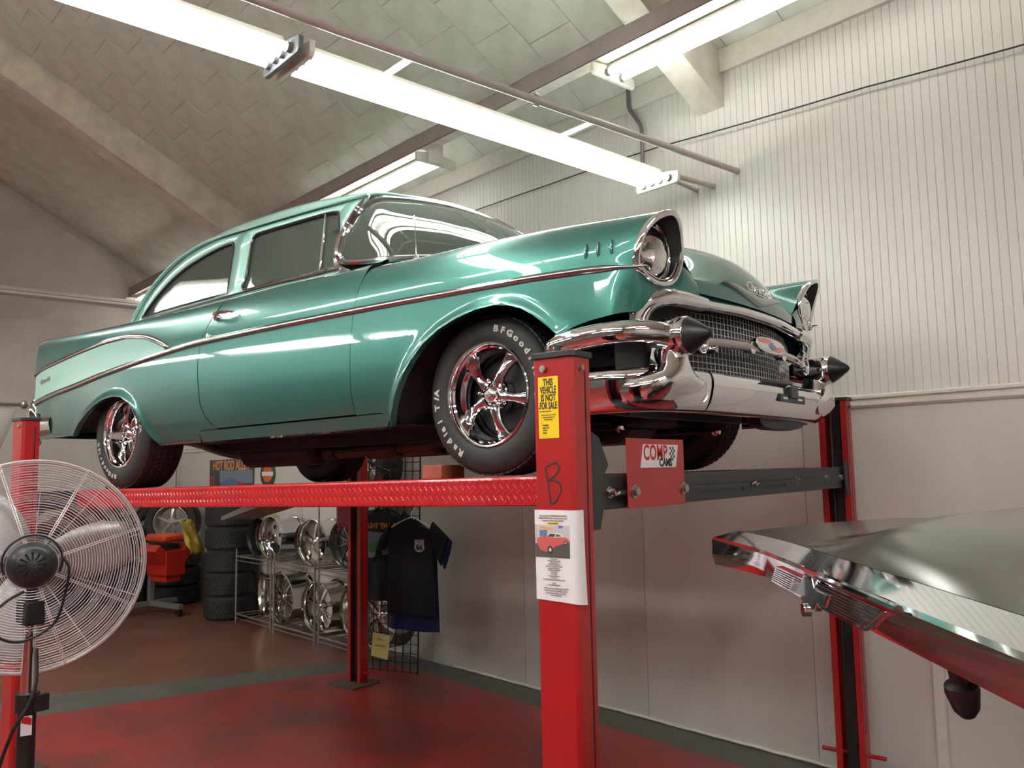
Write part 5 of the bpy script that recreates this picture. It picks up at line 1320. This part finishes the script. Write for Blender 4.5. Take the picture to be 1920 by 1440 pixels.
alloy('tall grey wheel behind the five-spoke one, beside the red post', -3.33, 1.62, zs1, .245, .20, .30, 'ten', mat('grey_wheel', (.25, .25, .24), .25, .9))
alloy('bare polished rim shell lying open at the left of the lower shelf', -5.02, 1.57, zs2, .24, .20, -.25, 'bare', M_alu)
alloy('chrome ten-spoke wheel in front on the lower left shelf', -4.49, 1.545, zs2, .262, .28, .08, 'ten', M_aluc)
alloy('chrome seven-spoke wheel on the lower middle shelf', -3.52, 1.50, zs2, .262, .27, .50, 'seven', M_aluc) if 0 else alloy('chrome wheel with round openings on the lower middle shelf', -3.72, 1.545, zs2, .25, .27, .16, 'seven', M_aluc)
alloy('polished wheel behind the lower middle one, by the wall', -3.18, 1.63, zs2, .25, .20, .10, 'bare', M_alu)
alloy('large chrome twisted-spoke wheel just right of the red post', -2.62, 1.52, zs2, .285, .24, .10, 'twisted', M_aluc)
alloy('black tyre with a dark wheel, on the upper shelf right of the red post', -2.77, 1.56, zs1, .29, .22, .15, 'ten', M_darkw, tyre_=True, name='spare_wheel')
# shelf board and tall tyre above it, seen over the runway
br_ = rthing('wall_bracket_shelf', 'short dark steel bracket shelf on the right wall over the racks', 'shelf', (-3.30, 1.40, 1.44)); m = MB(); m.box(0, .70, 0, .39, -.02, 0)
m.build('shelf_board', M_steelblk, br_, smooth=0)
for x in (.05, .62):
    m = MB(); m.box(x, x+.03, .05, .385, -.05, -.02); m.build('bracket_arm', M_steelblk, br_, smooth=0)
alloy('black low-profile tyre on a wire-spoke wheel, up over the runway', -2.93, 1.58, 1.441, .31, .24, .12, 'ten', M_aluc, tyre_=True, name='spare_wheel')

# ------------------------------------------------------------- tyre stacks
def loose_tyre(label, u, v, z, R=.33, w=.26, group='tyres in the tall stack', tilt=None, blocks=True):
    t = rthing('loose_tyre', label, 'tyre', (u, v, z), random.uniform(0, 6), group)
    Mt = Matrix.Translation((0, 0, w))
    m = MB(); rr = R-.007
    prof = [(.20, -.035), (.207, -.015), (.23, -.003), (.265, 0), (R-.03, -.008), (rr, -.032)]
    full = prof+[(rr, -w/2)]+[(r, -w-h) for r, h in reversed(prof)]
    m.lathe(full, 40, Mt); m.build('casing', M_tyre, t, smooth=35)
    if blocks:
        m = MB()
        for i in range(4):
            h0 = w-.034-i*(w-.068)/4; h1 = h0-(w-.068)/4+.008
            for k in range(40):
                a0, a1 = 2*pi*(k+(i % 2)*.5)/40, 2*pi*(k+(i % 2)*.5+.88)/40
                m.add([(q*cos(a), q*sin(a), h) for q in (rr-.001, R) for a, h in ((a0, h0), (a1, h0), (a1, h1), (a0, h1))], [(4, 5, 6, 7), (0, 1, 5, 4), (1, 2, 6, 5), (2, 3, 7, 6), (3, 0, 4, 7)])
        tag(m.build('tread_blocks', M_tyre, t, smooth=0), kind='stuff')
    return t
names = ('bottom', 'second', 'third', 'fourth', 'fifth')
for k in range(5):
    loose_tyre('%s black tyre from the floor in the stack left of the wire racks' % names[k], -5.90+random.uniform(-.012, .012), 1.47, k*.2655, R=.295, w=.265)
for k in range(4):
    loose_tyre('%s black tyre from the floor in the dark stack behind the engine stand' % names[k], -8.1+random.uniform(-.02, .02), .95, k*.25, w=.25, group='tyres in the rear stacks')
for k in range(5):
    loose_tyre('%s black tyre from the floor in the stack behind the fan guard' % names[k], -8.15+random.uniform(-.02, .02), .20, k*.25, w=.25, group='tyres in the rear stacks')
for k in range(3):
    loose_tyre('%s black tyre from the floor in the low stack by the corner' % names[k], -7.58+random.uniform(-.02, .02), 1.42, k*.24, w=.24, group='tyres in the rear stacks')
alloy('silver four-spoke wheel with its tyre on top of the corner stacks', -7.50, 1.36, .722, .34, .24, .95, 'five', mat('silver_painted_wheel', (.45, .43, .40), .35, .6), 'wheels on the rear stacks', tyre_=True, name='spare_wheel')
alloy('black wheel with white-lettered tyre leaning left of the silver wheel', -8.1, .95, 1.002, .33, .24, 1.15, 'ten', M_darkw, 'wheels on the rear stacks', tyre_=True, name='spare_wheel')

# ------------------------------------------------------------- engine stand with a small red engine
es = rthing('engine_stand', 'red engine with an orange air cleaner on a grey wheeled stand', 'engine stand', (-6.98, .92, 0), .25)
M_eng = mat('engine_red', (.42, .02, .012), .35); M_org = mat('engine_orange', (.62, .06, .02), .4); M_stand = mat('stand_grey', (.22, .21, .20), .5, .4)
m = MB(); m.box(-.03, .03, -.36, .36, .085, .145); m.box(-.03, .62, -.03, .03, .085, .145); m.build('base_frame', M_stand, es, smooth=0, bevel=.004)
m = MB(); m.box(-.03, .03, -.03, .03, .14, .82); m.build('column', M_stand, es, smooth=0, bevel=.004)
for x, y in ((0, -.33), (0, .33), (.58, 0)):
    m = MB(); m.cyl((x, y-.018, .045), (x, y+.018, .045), .045, 16); m.box(x-.02, x+.02, y-.024, y+.024, .05, .09); m.build('caster', M_black, es)
m = MB(); m.box(.03, .08, -.10, .10, .60, .86); m.build('mount_head', M_stand, es, smooth=0, bevel=.004)
m = MB(); m.box(.10, .50, -.13, .13, .48, .78); m.prism([(-.13, .60), (-.27, .78), (-.20, .86), (-.08, .74)], .12, .48, frame((0, 0, 0), (0, 1, 0), (0, 0, 1))); m.prism([(.13, .60), (.27, .78), (.20, .86), (.08, .74)], .12, .48, frame((0, 0, 0), (0, 1, 0), (0, 0, 1)))
m.box(.14, .46, -.10, .10, .40, .49); m.build('engine_block', M_eng, es, smooth=0, bevel=.012)
m = MB(); m.box(.16, .44, -.09, .09, .80, .86); m.build('intake', M_darkw, es, smooth=0, bevel=.01)
m = MB(); m.box(.08, .48, -.15, .15, .88, .97); m.build('air_cleaner', M_org, es, smooth=30, bevel=.03)
m = MB(); m.lathe([(0, .03), (.03, .025), (.035, 0), (.02, -.05), (0, -.06)], 16, frame((.05, -.14, .66), (1, 0, 0), (0, 0, 1))); m.build('oil_filter', M_white, es)
for s in (-1, 1):
    m = MB(); m.tube([(.14, s*.22, .70), (.05, s*.30, .66), (-.2, s*.42, .62), (-.5, s*.46, .60)], .022, 8); m.build('exhaust_header', M_steelblk, es)
yc = rthing('yellow_cloth', 'crumpled yellow cloth draped between the red engine and the tyre stack', 'cloth', (-6.30, 1.10, .74), .6)
m = MB(); m.grid([[(.02*sin(3*i+j)+.02*j, -.16+.04*i+.012*sin(j*2), .40-.048*j+.02*sin(i*1.7)) for i in range(8)] for j in range(9)]); m.build('cloth', mat('yellow_cloth', (.55, .40, .06), .8), yc, smooth=60, normals=False, solid=.004)
yc2 = rthing('yellow_rag', 'small yellow cloth lying on top of the dark wheel on the left rack', 'cloth', (-5.12, 1.58, 1.20), .2)
m = MB(); m.grid([[(-.10+.03*i, -.07+.03*j, .012*sin(i*1.3)*cos(j*1.7)+.012-.004*abs(i-3)**1.5) for i in range(7)] for j in range(6)]); m.build('cloth', bpy.data.materials['yellow_cloth'], yc2, smooth=60, normals=False, solid=.006)

# ------------------------------------------------------------- poster and oval sign on the right wall near the corner
po_ = rthing('car_poster', 'dark car show poster with orange lettering on the wall under the green car', 'poster', (-6.67, V0-.010, 1.55)); w, h = .69, .325
m = MB(); m.box(-w, w, -.003, .002, -h, h); m.build('backing', mat('poster_dark', (.06, .06, .07), .4), po_, smooth=0)
def pp2(n, pts, col, y): 
    m = MB(); m.add([(x, y, z) for x, z in pts], [tuple(range(len(pts)))]); m.build(n, mat('poster_'+n, col, .45), po_, smooth=0, normals=False)
pp2('sky_print', [(-.35, .02), (.66, .02), (.66, .18), (-.35, .18)], (.20, .26, .32), -.0042)
pp2('road_print', [(-.66, -.31), (.66, -.31), (.66, -.18), (-.66, -.18)], (.10, .10, .11), -.0042)
pp2('red_building', [(-.68, -.30), (-.50, -.30), (-.50, .10), (-.68, .12)], (.30, .05, .04), -.0044)
pp2('blue_car', [(-.42, -.12), (-.30, .02), (.0, .10), (.30, .03), (.45, -.06), (.30, -.16), (-.2, -.18)], (.12, .20, .38), -.0048)
pp2('red_car', [(-.10, -.25), (.05, -.05), (.30, .04), (.50, -.02), (.58, -.18), (.50, -.27)], (.45, .03, .06), -.0052)
for cx in (.02, .46):
    pp2('wheel_print', [(cx+.07*cos(a*pi/8), -.22+.07*sin(a*pi/8)) for a in range(16)], (.45, .45, .45), -.0056)
text_obj('poster_lettering', 'HOT ROD ALLEY', .17, mat('poster_orange', (.75, .30, .12), .5), po_, frame((0, -.0056, .19), (1, 0, 0), (0, 0, 1)), bold=.006, width=.88)
ov = rthing('oval_sign', 'small green round sign with an orange centre right of the poster', 'sign', (-5.60, V0-.008, 1.68)); Mo = frame((0, 0, 0), (1, 0, 0), (0, 0, 1)) 
m = MB(); m.prism([(.20*cos(2*pi*k/32), .17*sin(2*pi*k/32)) for k in range(32)], 0, .006, frame((0, .003, 0), (1, 0, 0), (0, 0, 1))); m.build('plate', mat('sign_green', (.03, .08, .05), .4), ov, smooth=30)
m = MB(); m.prism([(.13*cos(2*pi*k/28), .10*sin(2*pi*k/28)) for k in range(28)], .0, .002, frame((0, -.0035, 0), (1, 0, 0), (0, 0, 1))); m.build('centre', mat('sign_orange', (.65, .12, .03), .4), ov, smooth=30)
m = MB(); m.box(-.15, .15, -.0065, -.0058, -.025, .025); m.build('name_band', M_white, ov, smooth=0)

# ------------------------------------------------------------- grid panel with shirts
M_grid = mat('grid_black', (.012, .012, .013), .4, .3)
GA, GB = Vector((-2.52, 1.17)), Vector((-1.96, 1.40))
gd_ = (GB-GA).normalized(); ang = atan2(gd_.y, gd_.x); gw = (GB-GA).length
gp = rthing('grid_panel', 'black wire grid display panel leaning beside the right wall', 'display rack', (GA.x, GA.y, .01), ang)
lean = .035
def G(x, z, o=0): return (x, z*lean+o, z)
for k in range(9):
    x = gw*k/8; m = MB(); m.cyl(G(x, 0), G(x, 1.98), .0045 if 0 < k < 8 else .007, 6); m.build('upright_wire', M_grid, gp)
for k in range(27):
    z = .01+k*.0757; m = MB(); m.cyl(G(0, z, -.004), G(gw, z, -.004), .0035, 6); m.build('cross_wire', M_grid, gp)
def shirt(label, x, ztop, w, L, mt, yaw, off, sleeve=True, cut=0):
    t = rthing('tee_shirt', label, 'shirt', (GA.x+gd_.x*x, GA.y+gd_.y*x, 0), ang+yaw, 'tee shirts on the grid panel')
    # outline rows from the shoulders down, front and back sheets with folds
    def halfw(z):   # z down from collar
        s = interp([(0, .09), (.02, .20), (.06, .225), (.12, .235), (.30, .225), (L, .24)], z)*w/.46; return s
    rows_f, rows_b = [], []
    for i in range(25):
        z = L*i/24; hw_ = halfw(z); rf, rb2 = [], []
        for j in range(15):
            u_ = -1+2*j/14; fold = .010*sin(u_*9+i*.12)*(z/L)+.012*sin(u_*4.3+1.0)*(z/L)
            drop = .05*abs(u_)**2.0*(1 if i < 4 else (max(0, 1-(i-4)/6)))
            collar = .045*(1-min(1, abs(u_)/.40)**2) if i == 0 else 0
            zz = ztop-z-drop*(1 if i < 8 else 0)-collar
            rf.append((u_*hw_, off-.022*(1-u_*u_)**.5-.006-fold, zz)); rb2.append((u_*hw_, off+.016*(1-u_*u_)**.5-fold*.6, zz+(.03 if i == 0 else 0)))
        rows_f.append(rf); rows_b.append(rb2)
    m = MB(); m.grid([a+b[::-1] for a, b in zip(rows_f, rows_b)], closed=True); body = m.build('shirt_body', mt, t, smooth=60, weld=.0005, solid=.0)
    if sleeve:
        for s in (-1, 1):
            m = MB(); rows = []
            for q in range(6):
                cx, cz = s*(.205+.026*q)*w/.46, ztop-.075-.034*q; r = .058+.008*q; 
                rows.append([(cx+r*.65*cos(a)*.6+s*.0, off+.022*sin(a), cz+r*1.25*cos(a)*-s*s*-1*.95) for a in [2*pi*k/12 for k in range(12)]])
            m.grid(rows, closed=True); m.build('sleeve', mt, t, smooth=60)
    return t
M_sb = mat('black_cotton', (.010, .013, .016), .9, bump=(200, .2, .001)); M_bl = mat('navy_cotton', (.015, .025, .11), .9)
s1 = shirt('front black tee shirt with a white road shield on the chest, on a white hanger', .66, 1.285, .46, .76, M_sb, -.06, -.170)
s2 = shirt('black tee shirt with an orange and green car print, left of the others', .30, 1.37, .42, .76, M_sb, .10, -.085, sleeve=True)
s3 = shirt('longer navy blue tee shirt showing behind the front black one', .66, 1.25, .46, .86, M_bl, -.06, -.115)
m = MB(); shp = [(-.042, .05), (-.03, .042), (-.015, .050), (0, .043), (.015, .050), (.03, .042), (.042, .05), (.040, .015), (.046, -.02), (.030, -.045), (0, -.055), (-.030, -.045), (-.046, -.02), (-.040, .015)]
Ms = frame((.115, -.204, 1.085), (1, .22, 0), (0, 0, 1)); m.prism(shp, 0, .001, Ms); sp2 = m.build('shield_print', mat('shirt_print_white', (.42, .44, .44), .8), s1, smooth=0)
text_obj('shield_numerals', '66', .062, M_sb, s1, Ms @ Matrix.Translation((0, -.034, .0016)), bold=.002, width=.95)
text_obj('shield_numerals', 'U.S.', .018, M_sb, s1, Ms @ Matrix.Translation((0, .024, .0016)), bold=.0004)
m = MB(); m.add([(-.02, -.150, 1.262), (.02, -.150, 1.262), (.02, -.155, 1.235), (-.02, -.155, 1.235)], [(0, 1, 2, 3)]); m.build('neck_label', M_white, s1, smooth=0)
text_obj('shirt_lettering', "LIGHT 'EM UP", .062, mat('shirt_orange', (.60, .25, .04), .8), s2, frame((.0, -.122, 1.21), (1, 0, 0), (0, 0, 1)), bold=.002, width=.80)
m = MB(); m.add([(x, -.121, z) for x, z in ((-.14, 1.19), (.15, 1.16), (.14, 1.01), (-.10, .96), (-.15, 1.05))], [(0, 1, 2, 3, 4)]); m.build('car_print', mat('shirt_print_sky', (.16, .22, .26), .8), s2, smooth=0, normals=False)
m = MB(); m.add([(x, -.1215, z) for x, z in ((-.13, 1.06), (-.05, 1.10), (.06, 1.10), (.14, 1.06), (.13, 1.02), (-.10, 1.01))], [(0, 1, 2, 3, 4, 5)]); m.build('car_print', mat('shirt_print_green', (.05, .22, .06), .8), s2, smooth=0, normals=False)
hg = rthing('clothes_hanger', 'white plastic hanger hooked on the grid over the front shirt', 'hanger', (GA.x+gd_.x*.66, GA.y+gd_.y*.66, 1.285), ang-.06)
m = MB(); m.tube(spl([(-.20, -.16, -.06), (-.10, -.155, -.015), (0, -.15, .02), (.10, -.155, -.015), (.20, -.16, -.06)], 4), .006, 6); m.tube(spl([(0, -.15, .02), (.0, -.14, .07), (.04, -.09, .14), (.06, -.02, .155), (.05, .04, .13)], 5), .004, 6); m.tube([(-.20, -.16, -.06), (.20, -.16, -.06)], .005, 6); m.build('hanger_body', M_white, hg)
nt_ = rthing('yellow_note', 'pale yellow paper note with printed lines fixed low on the grid', 'note', (GA.x+gd_.x*.22, GA.y+gd_.y*.22, .23), ang)
m = MB(); m.add([(-.075, -.014, -.10), (.095, -.014, -.125), (.115, -.005, .075), (-.060, -.005, .095)], [(0, 1, 2, 3)]); m.build('paper', mat('note_yellow', (.72, .62, .22), .7), nt_, smooth=0, normals=False, solid=.001)
for z_, t_ in ((.035, 'Price'), (-.02, 'SHIRTS $15')):
    text_obj('note_lettering', t_, .024, mat('note_ink', (.35, .32, .12), .7) if not bpy.data.materials.get('note_ink') else bpy.data.materials['note_ink'], nt_, frame((.018, -.0135, z_), (1, -.06, 0), (0, .04, 1)), width=1.0)
rc = rthing('red_shop_cloth', 'dark red cloth hanging from the rack upright under the runway', 'cloth', (-3.02, 1.33, 1.30), .1)
m = MB(); m.grid([[(-.13+.036*i+.01*sin(j), .012*sin(i*1.6+j*.4), .26-.045*j-(.03*(i % 3)*(j > 6))) for i in range(8)] for j in range(9)]); m.build('cloth', mat('red_cloth', (.16, .015, .025), .85), rc, smooth=60, normals=False, solid=.004)
MB().cyl((-.14, .0, .25), (.14, .0, .25), .008, 8).build('hanging_bar', M_rack, rc)
MB().cyl((0, 0, .80), (0, 0, 1.46), .009, 8).build('tall_upright', M_rack, r3)
rj = rthing('red_wire_stand', 'red bent-wire stand with black clips between grid panel and tyre', 'stand', (-2.44, 1.36, 1.45), ang)
m = MB(); m.tube(spl([(-.03, -.02, 0), (-.02, -.02, .12), (.05, -.02, .22), (.10, -.02, .24)], 5), .012, 8); m.tube(spl([(.12, -.02, 0), (.12, -.02, .14), (.10, -.02, .24)], 5), .010, 8); m.tube([(.22, -.02, .0), (.26, -.02, .05), (.36, -.02, .08), (.42, -.02, .09)], .012, 8)
m.build('red_frame', M_red2, rj); m = MB(); m.tube([(-.14, -.03, .34), (.02, -.03, .26), (.14, -.03, .22)], .014, 8); m.box(.12, .18, -.05, -.01, .12, .26); m.build('black_clip', M_black, rj, bevel=.004)
# pale battens on the right wall behind the raised boot lid
for i, (u, w) in enumerate(((2.04, .055), (2.62, .03))):
    t = rthing('wall_batten', ('wide pale batten upright on the lower wall behind the dark lid', 'narrow pale batten upright at the right edge behind the dark lid')[i], 'batten', (u, V0-.004, 0)); m = MB(); m.box(0, w, -.03, 0, .02, 1.15); m.build('board', M_trim, t, smooth=0, bevel=.006)
# dark flat screen on the rear wall seen under the tail, rod with a draped sheet at far left
sc = rthing('wall_screen', 'black flat screen on the rear wall, seen behind the fan guard', 'screen', (UR+.02, .10, 1.70)); m = MB(); m.box(0, .05, -.45, .45, -.24, .24); m.build('screen_case', M_black, sc, smooth=0, bevel=.004)
rd = rthing('hanging_rod', 'grey rod with a ball end at the far left, pale sheet draped below', 'rod', (-6.2, -1.12, 2.46))
m = MB(); m.cyl((0, -.9, 0), (0, .42, .0), .018, 8); m.lathe([(0, -.045), (.035, -.03), (.045, 0), (.035, .03), (0, .045)], 14, Matrix.Translation((0, .42, 0))); m.build('rod_bar', M_steel, rd)
m = MB(); m.grid([[(.03*sin(i*2.1)+.02*sin(j), -.85+.10*i*(1-.03*j), -.02-.11*j+.05*sin(i*.9)*(j > 0)) for i in range(13)] for j in range(12)]); m.build('draped_sheet', mat('sheet_pale', (.50, .47, .43), .7), rd, smooth=60, normals=False, solid=.003)
m = MB(); m.cyl((0, -.6, .0), (0, -.6, 1.8), .006, 6); m.build('hang_wire', M_steel, rd)
wc = rthing('white_carton', 'white cardboard carton on the shelf behind the fan', 'box', (-7.6, -.55, 1.0)); m = MB(); m.box(-.2, .2, -.28, .28, 0, .34); m.build('carton', M_white, wc, smooth=0, bevel=.004)
wb_ = rthing('storage_cabinet', 'dark storage cabinet carrying white cartons, behind the fan guard', 'cabinet', (-7.6, -.6, 0)); m = MB(); m.box(-.3, .3, -.55, .55, .02, .998); m.build('cabinet_body', M_steelblk, wb_, smooth=0, bevel=.006)
for k in (-1, 1): MB().box(.3, .312, k*.27-.26, k*.27+.26, .06, .96).build('cabinet_door', M_steelblk, wb_, smooth=0, bevel=.004)
wc = rthing('white_carton', 'second white carton, left end of the cabinet behind the fan', 'box', (-7.6, -1.02, 1.0), 0); m = MB(); m.box(-.16, .16, -.14, .14, 0, .50); m.build('carton', M_white, wc, smooth=0, bevel=.004)
# ------------------------------------------------------------- dark car at the right with its lid raised
E0 = Vector((3.016, -2.226, 1.55)); ED = Vector((.58795, -.80890, 0)).normalized(); EN = Vector((.80890, .58795, 0)).normalized()
LM = frame((E0.x, E0.y, 0), ED, EN)
M_bronze = mat('dark_bronze_gloss', (.045, .038, .028), .14, .0, spec=.35)
bc = thing('dark_coupe', 'dark glossy car at the right edge, its lid raised with chrome lip and emblem', 'car', M=LM)
ZL = 1.55
def lidsec(w):
    """points (back, up, material) of the section at w"""
    q = max(0, (-w-.30)/.32); sweep = -.036*q**1.5; fh = .046+.012*min(1, q); k = max(0, min(1, (w+.34)/.30)); k = k*k*(3-2*k)
    P = [(.070, -fh-.004), (.020, -fh-.002), (.004, -fh+.004), (.000, -fh*.6), (.0, -.004), (.004, .001), (.030, .008), (.050, .013)]
    Q = [(.055, .012), (.075, .013+.012*k), (.12, .018+.032*k), (.20, .026+.046*k), (.34, .034+.050*k), (.55, .030+.050*k), (.80, .0+.045*k), (1.0, -.05+.03*k)]
    f = lambda L: [(w, a+sweep*max(0, 1-a/.4), ZL+z) for a, z in L]
    return f(P), f(Q)
ws_ = [-.59+1.33*i/60 for i in range(61)]
m = MB(); m.grid([lidsec(w)[0] for w in ws_]); p0 = lidsec(-.59)[0]; m.add(p0, [tuple(range(len(p0)))]); m.build('lid_lip', M_chrome, bc, smooth=25)
m = MB(); rows = [lidsec(w)[1] for w in ws_]; m.grid(rows); und = [[(x, y, z-.03) for x, y, z in r] for r in rows]; m.grid(und); m.grid([rows[0], und[0]]); m.grid([rows[-1], und[-1]]); lid = m.build('lid_panel', M_bronze, bc, smooth=40)
m = MB(); m.box(-.55, .68, .05, .07, ZL-.055, ZL-.008); m.build('lid_rubber_seal', M_blackrub, bc, smooth=0)
# emblem on the lip: ribbed bars with a cross-shaped badge
M_blue = mat('badge_enamel', (.02, .06, .07), .2, .3, coat=1)
def face(x0, x1, z0, z1, y0, y1): m = MB(); m.box(x0, x1, -y1, -y0, ZL+z0, ZL+z1); return m
em2 = thing_child('lid_emblem', bc, Matrix.Identity(4))
def slant(pts, y0, y1): return MB().prism(pts, y0, y1, frame((0, 0, ZL), (1, 0, 0), (0, 0, 1)))
for P4, dr in (([(-.235, -.040), (-.055, -.042), (-.055, -.012), (-.205, -.012)], 1), ([(-.010, -.042), (.155, -.042), (.222, -.010), (-.010, -.008)], -1)):
    cx_ = sum(q[0] for q in P4)/4; cz_ = sum(q[1] for q in P4)/4
    slant(P4, -.002, .006).build('emblem_frame', M_chrome, em2, smooth=0, bevel=.001)
    ins_ = [(cx_+(x-cx_)*.94, cz_+(z-cz_)*.80) for x, z in P4]; slant(ins_, .006, .0063).build('emblem_recess', M_black, em2, smooth=0)
    for k in range(7):
        t0, t1 = (k+.15)/7, (k+.62)/7
        L = lambda t: (ins_[0][0]+(ins_[3][0]-ins_[0][0])*t, ins_[0][1]+(ins_[3][1]-ins_[0][1])*t); Rr_ = lambda t: (ins_[1][0]+(ins_[2][0]-ins_[1][0])*t, ins_[1][1]+(ins_[2][1]-ins_[1][1])*t)
        slant([L(t0), Rr_(t0), Rr_(t1), L(t1)], .0062, .0078).build('emblem_rib', M_chrome, em2, smooth=0)
bt = [(-.120, -.036), (-.100, -.017), (-.060, -.017), (-.048, -.004), (-.012, -.004), (-.004, -.017), (.060, -.017), (.040, -.036), (.004, -.036), (-.006, -.048), (-.060, -.048), (-.066, -.036)]
slant(bt, .0, .0095).build('cross_badge', M_chrome, em2, smooth=0, bevel=.0012)
cxm, czm = -.03, -.026; bt2 = [(cxm+(x-cxm)*.90, czm+(z-czm)*.80) for x, z in bt]
slant(bt2, .0095, .0103).build('badge_inlay', M_blue, em2, smooth=0)
m = MB(); m.cyl((-.045, -.004, ZL-.052), (-.045, -.014, ZL-.052), .009, 16); m.build('lid_lock', M_chrome, em2)
m = MB(); m.tube([(-.05, -.004, ZL+.000), (.10, -.009, ZL+.001), (.26, -.006, ZL-.002)], .0055, 8); m.build('emblem_bar', M_chrome, em2)
# rubber stop hanging under the lip
RS = Vector((.262, .045, ZL-.050))
m = MB(); Mr = Matrix.Translation(RS) @ Matrix.Rotation(.25, 4, 'X') @ Matrix.Rotation(.2, 4, 'Y'); m.lathe([(0, .02), (.0095, .02), (.009, -.022), (.0155, -.026), (.0165, -.032), (.0125, -.052), (.007, -.060), (0, -.061)], 24, Mr)
m.build('rubber_stop', M_black, bc, smooth=30)
# body under and behind the lid (below the view)
bx = MB(); st = []
for y, hw_, z0, z1, cr in ((-.12, .80, .42, .86, .02), (.0, .86, .30, .92, .03), (.6, .90, .25, .95, .05), (1.15, .92, .25, .96, .06), (2.6, .93, .25, .97, .06), (3.6, .90, .25, .90, .05), (4.3, .84, .30, .80, .03), (4.5, .76, .42, .72, .02)):
    st.append([(.02-hw_*.92, y, z0), (.02-hw_, y, z0+.12), (.02-hw_, y, z1-.16), (.02-hw_*.95, y, z1-.03), (.02-hw_*.80, y, z1), (.02, y, z1+cr), (.02+hw_*.80, y, z1), (.02+hw_*.95, y, z1-.03), (.02+hw_, y, z1-.16), (.02+hw_, y, z0+.12), (.02+hw_*.92, y, z0)])
bx.grid(st, closed=True); bx.add(st[0], [tuple(range(11))]); bx.add(st[-1], [tuple(range(11))]); bx.build('body', M_bronze, bc, smooth=40)
m = MB(); ca = [[(-.62, 1.15, .98), (-.52, 1.75, 1.34), (.56, 1.75, 1.34), (.66, 1.15, .98)], [(-.62, 3.1, .98), (-.54, 2.75, 1.36), (.58, 2.75, 1.36), (.66, 3.1, .98)]]
m.grid(ca); m.add([ca[0][i] for i in (0, 1, 2, 3)], [(0, 1, 2, 3)]); m.add([ca[1][i] for i in (0, 1, 2, 3)], [(3, 2, 1, 0)]); m.build('cabin', M_glass if 0 else M_dkglass, bc, smooth=0)
for x in (-.45, .48):
    m = MB(); m.tube([(x, 1.02, .96), (x, 1.05, 1.25), (x, .92, ZL+.01)], .018, 8); m.build('lid_hinge', M_steelblk, bc)
for x in (-.90, .94):
    for y in (.55, 3.45):
        m = MB(); s = -1 if x < 0 else 1; m.lathe([(.19, -.1), (.21, 0), (.30, .0), (.325, -.04), (.325, -.18), (.30, -.21)], 32, frame((x+s*.02, y, .326), (0, s, 0), (0, 0, 1), (s, 0, 0))); w_ = m.build('tyre', M_tyre, bc)
        m = MB(); m.lathe([(0, -.05), (.05, -.045), (.12, -.06), (.19, -.02), (.205, -.005)], 28, frame((x+s*.02, y, .326), (0, s, 0), (0, 0, 1), (s, 0, 0))); m.build('hub_cap', M_chrome, w_)
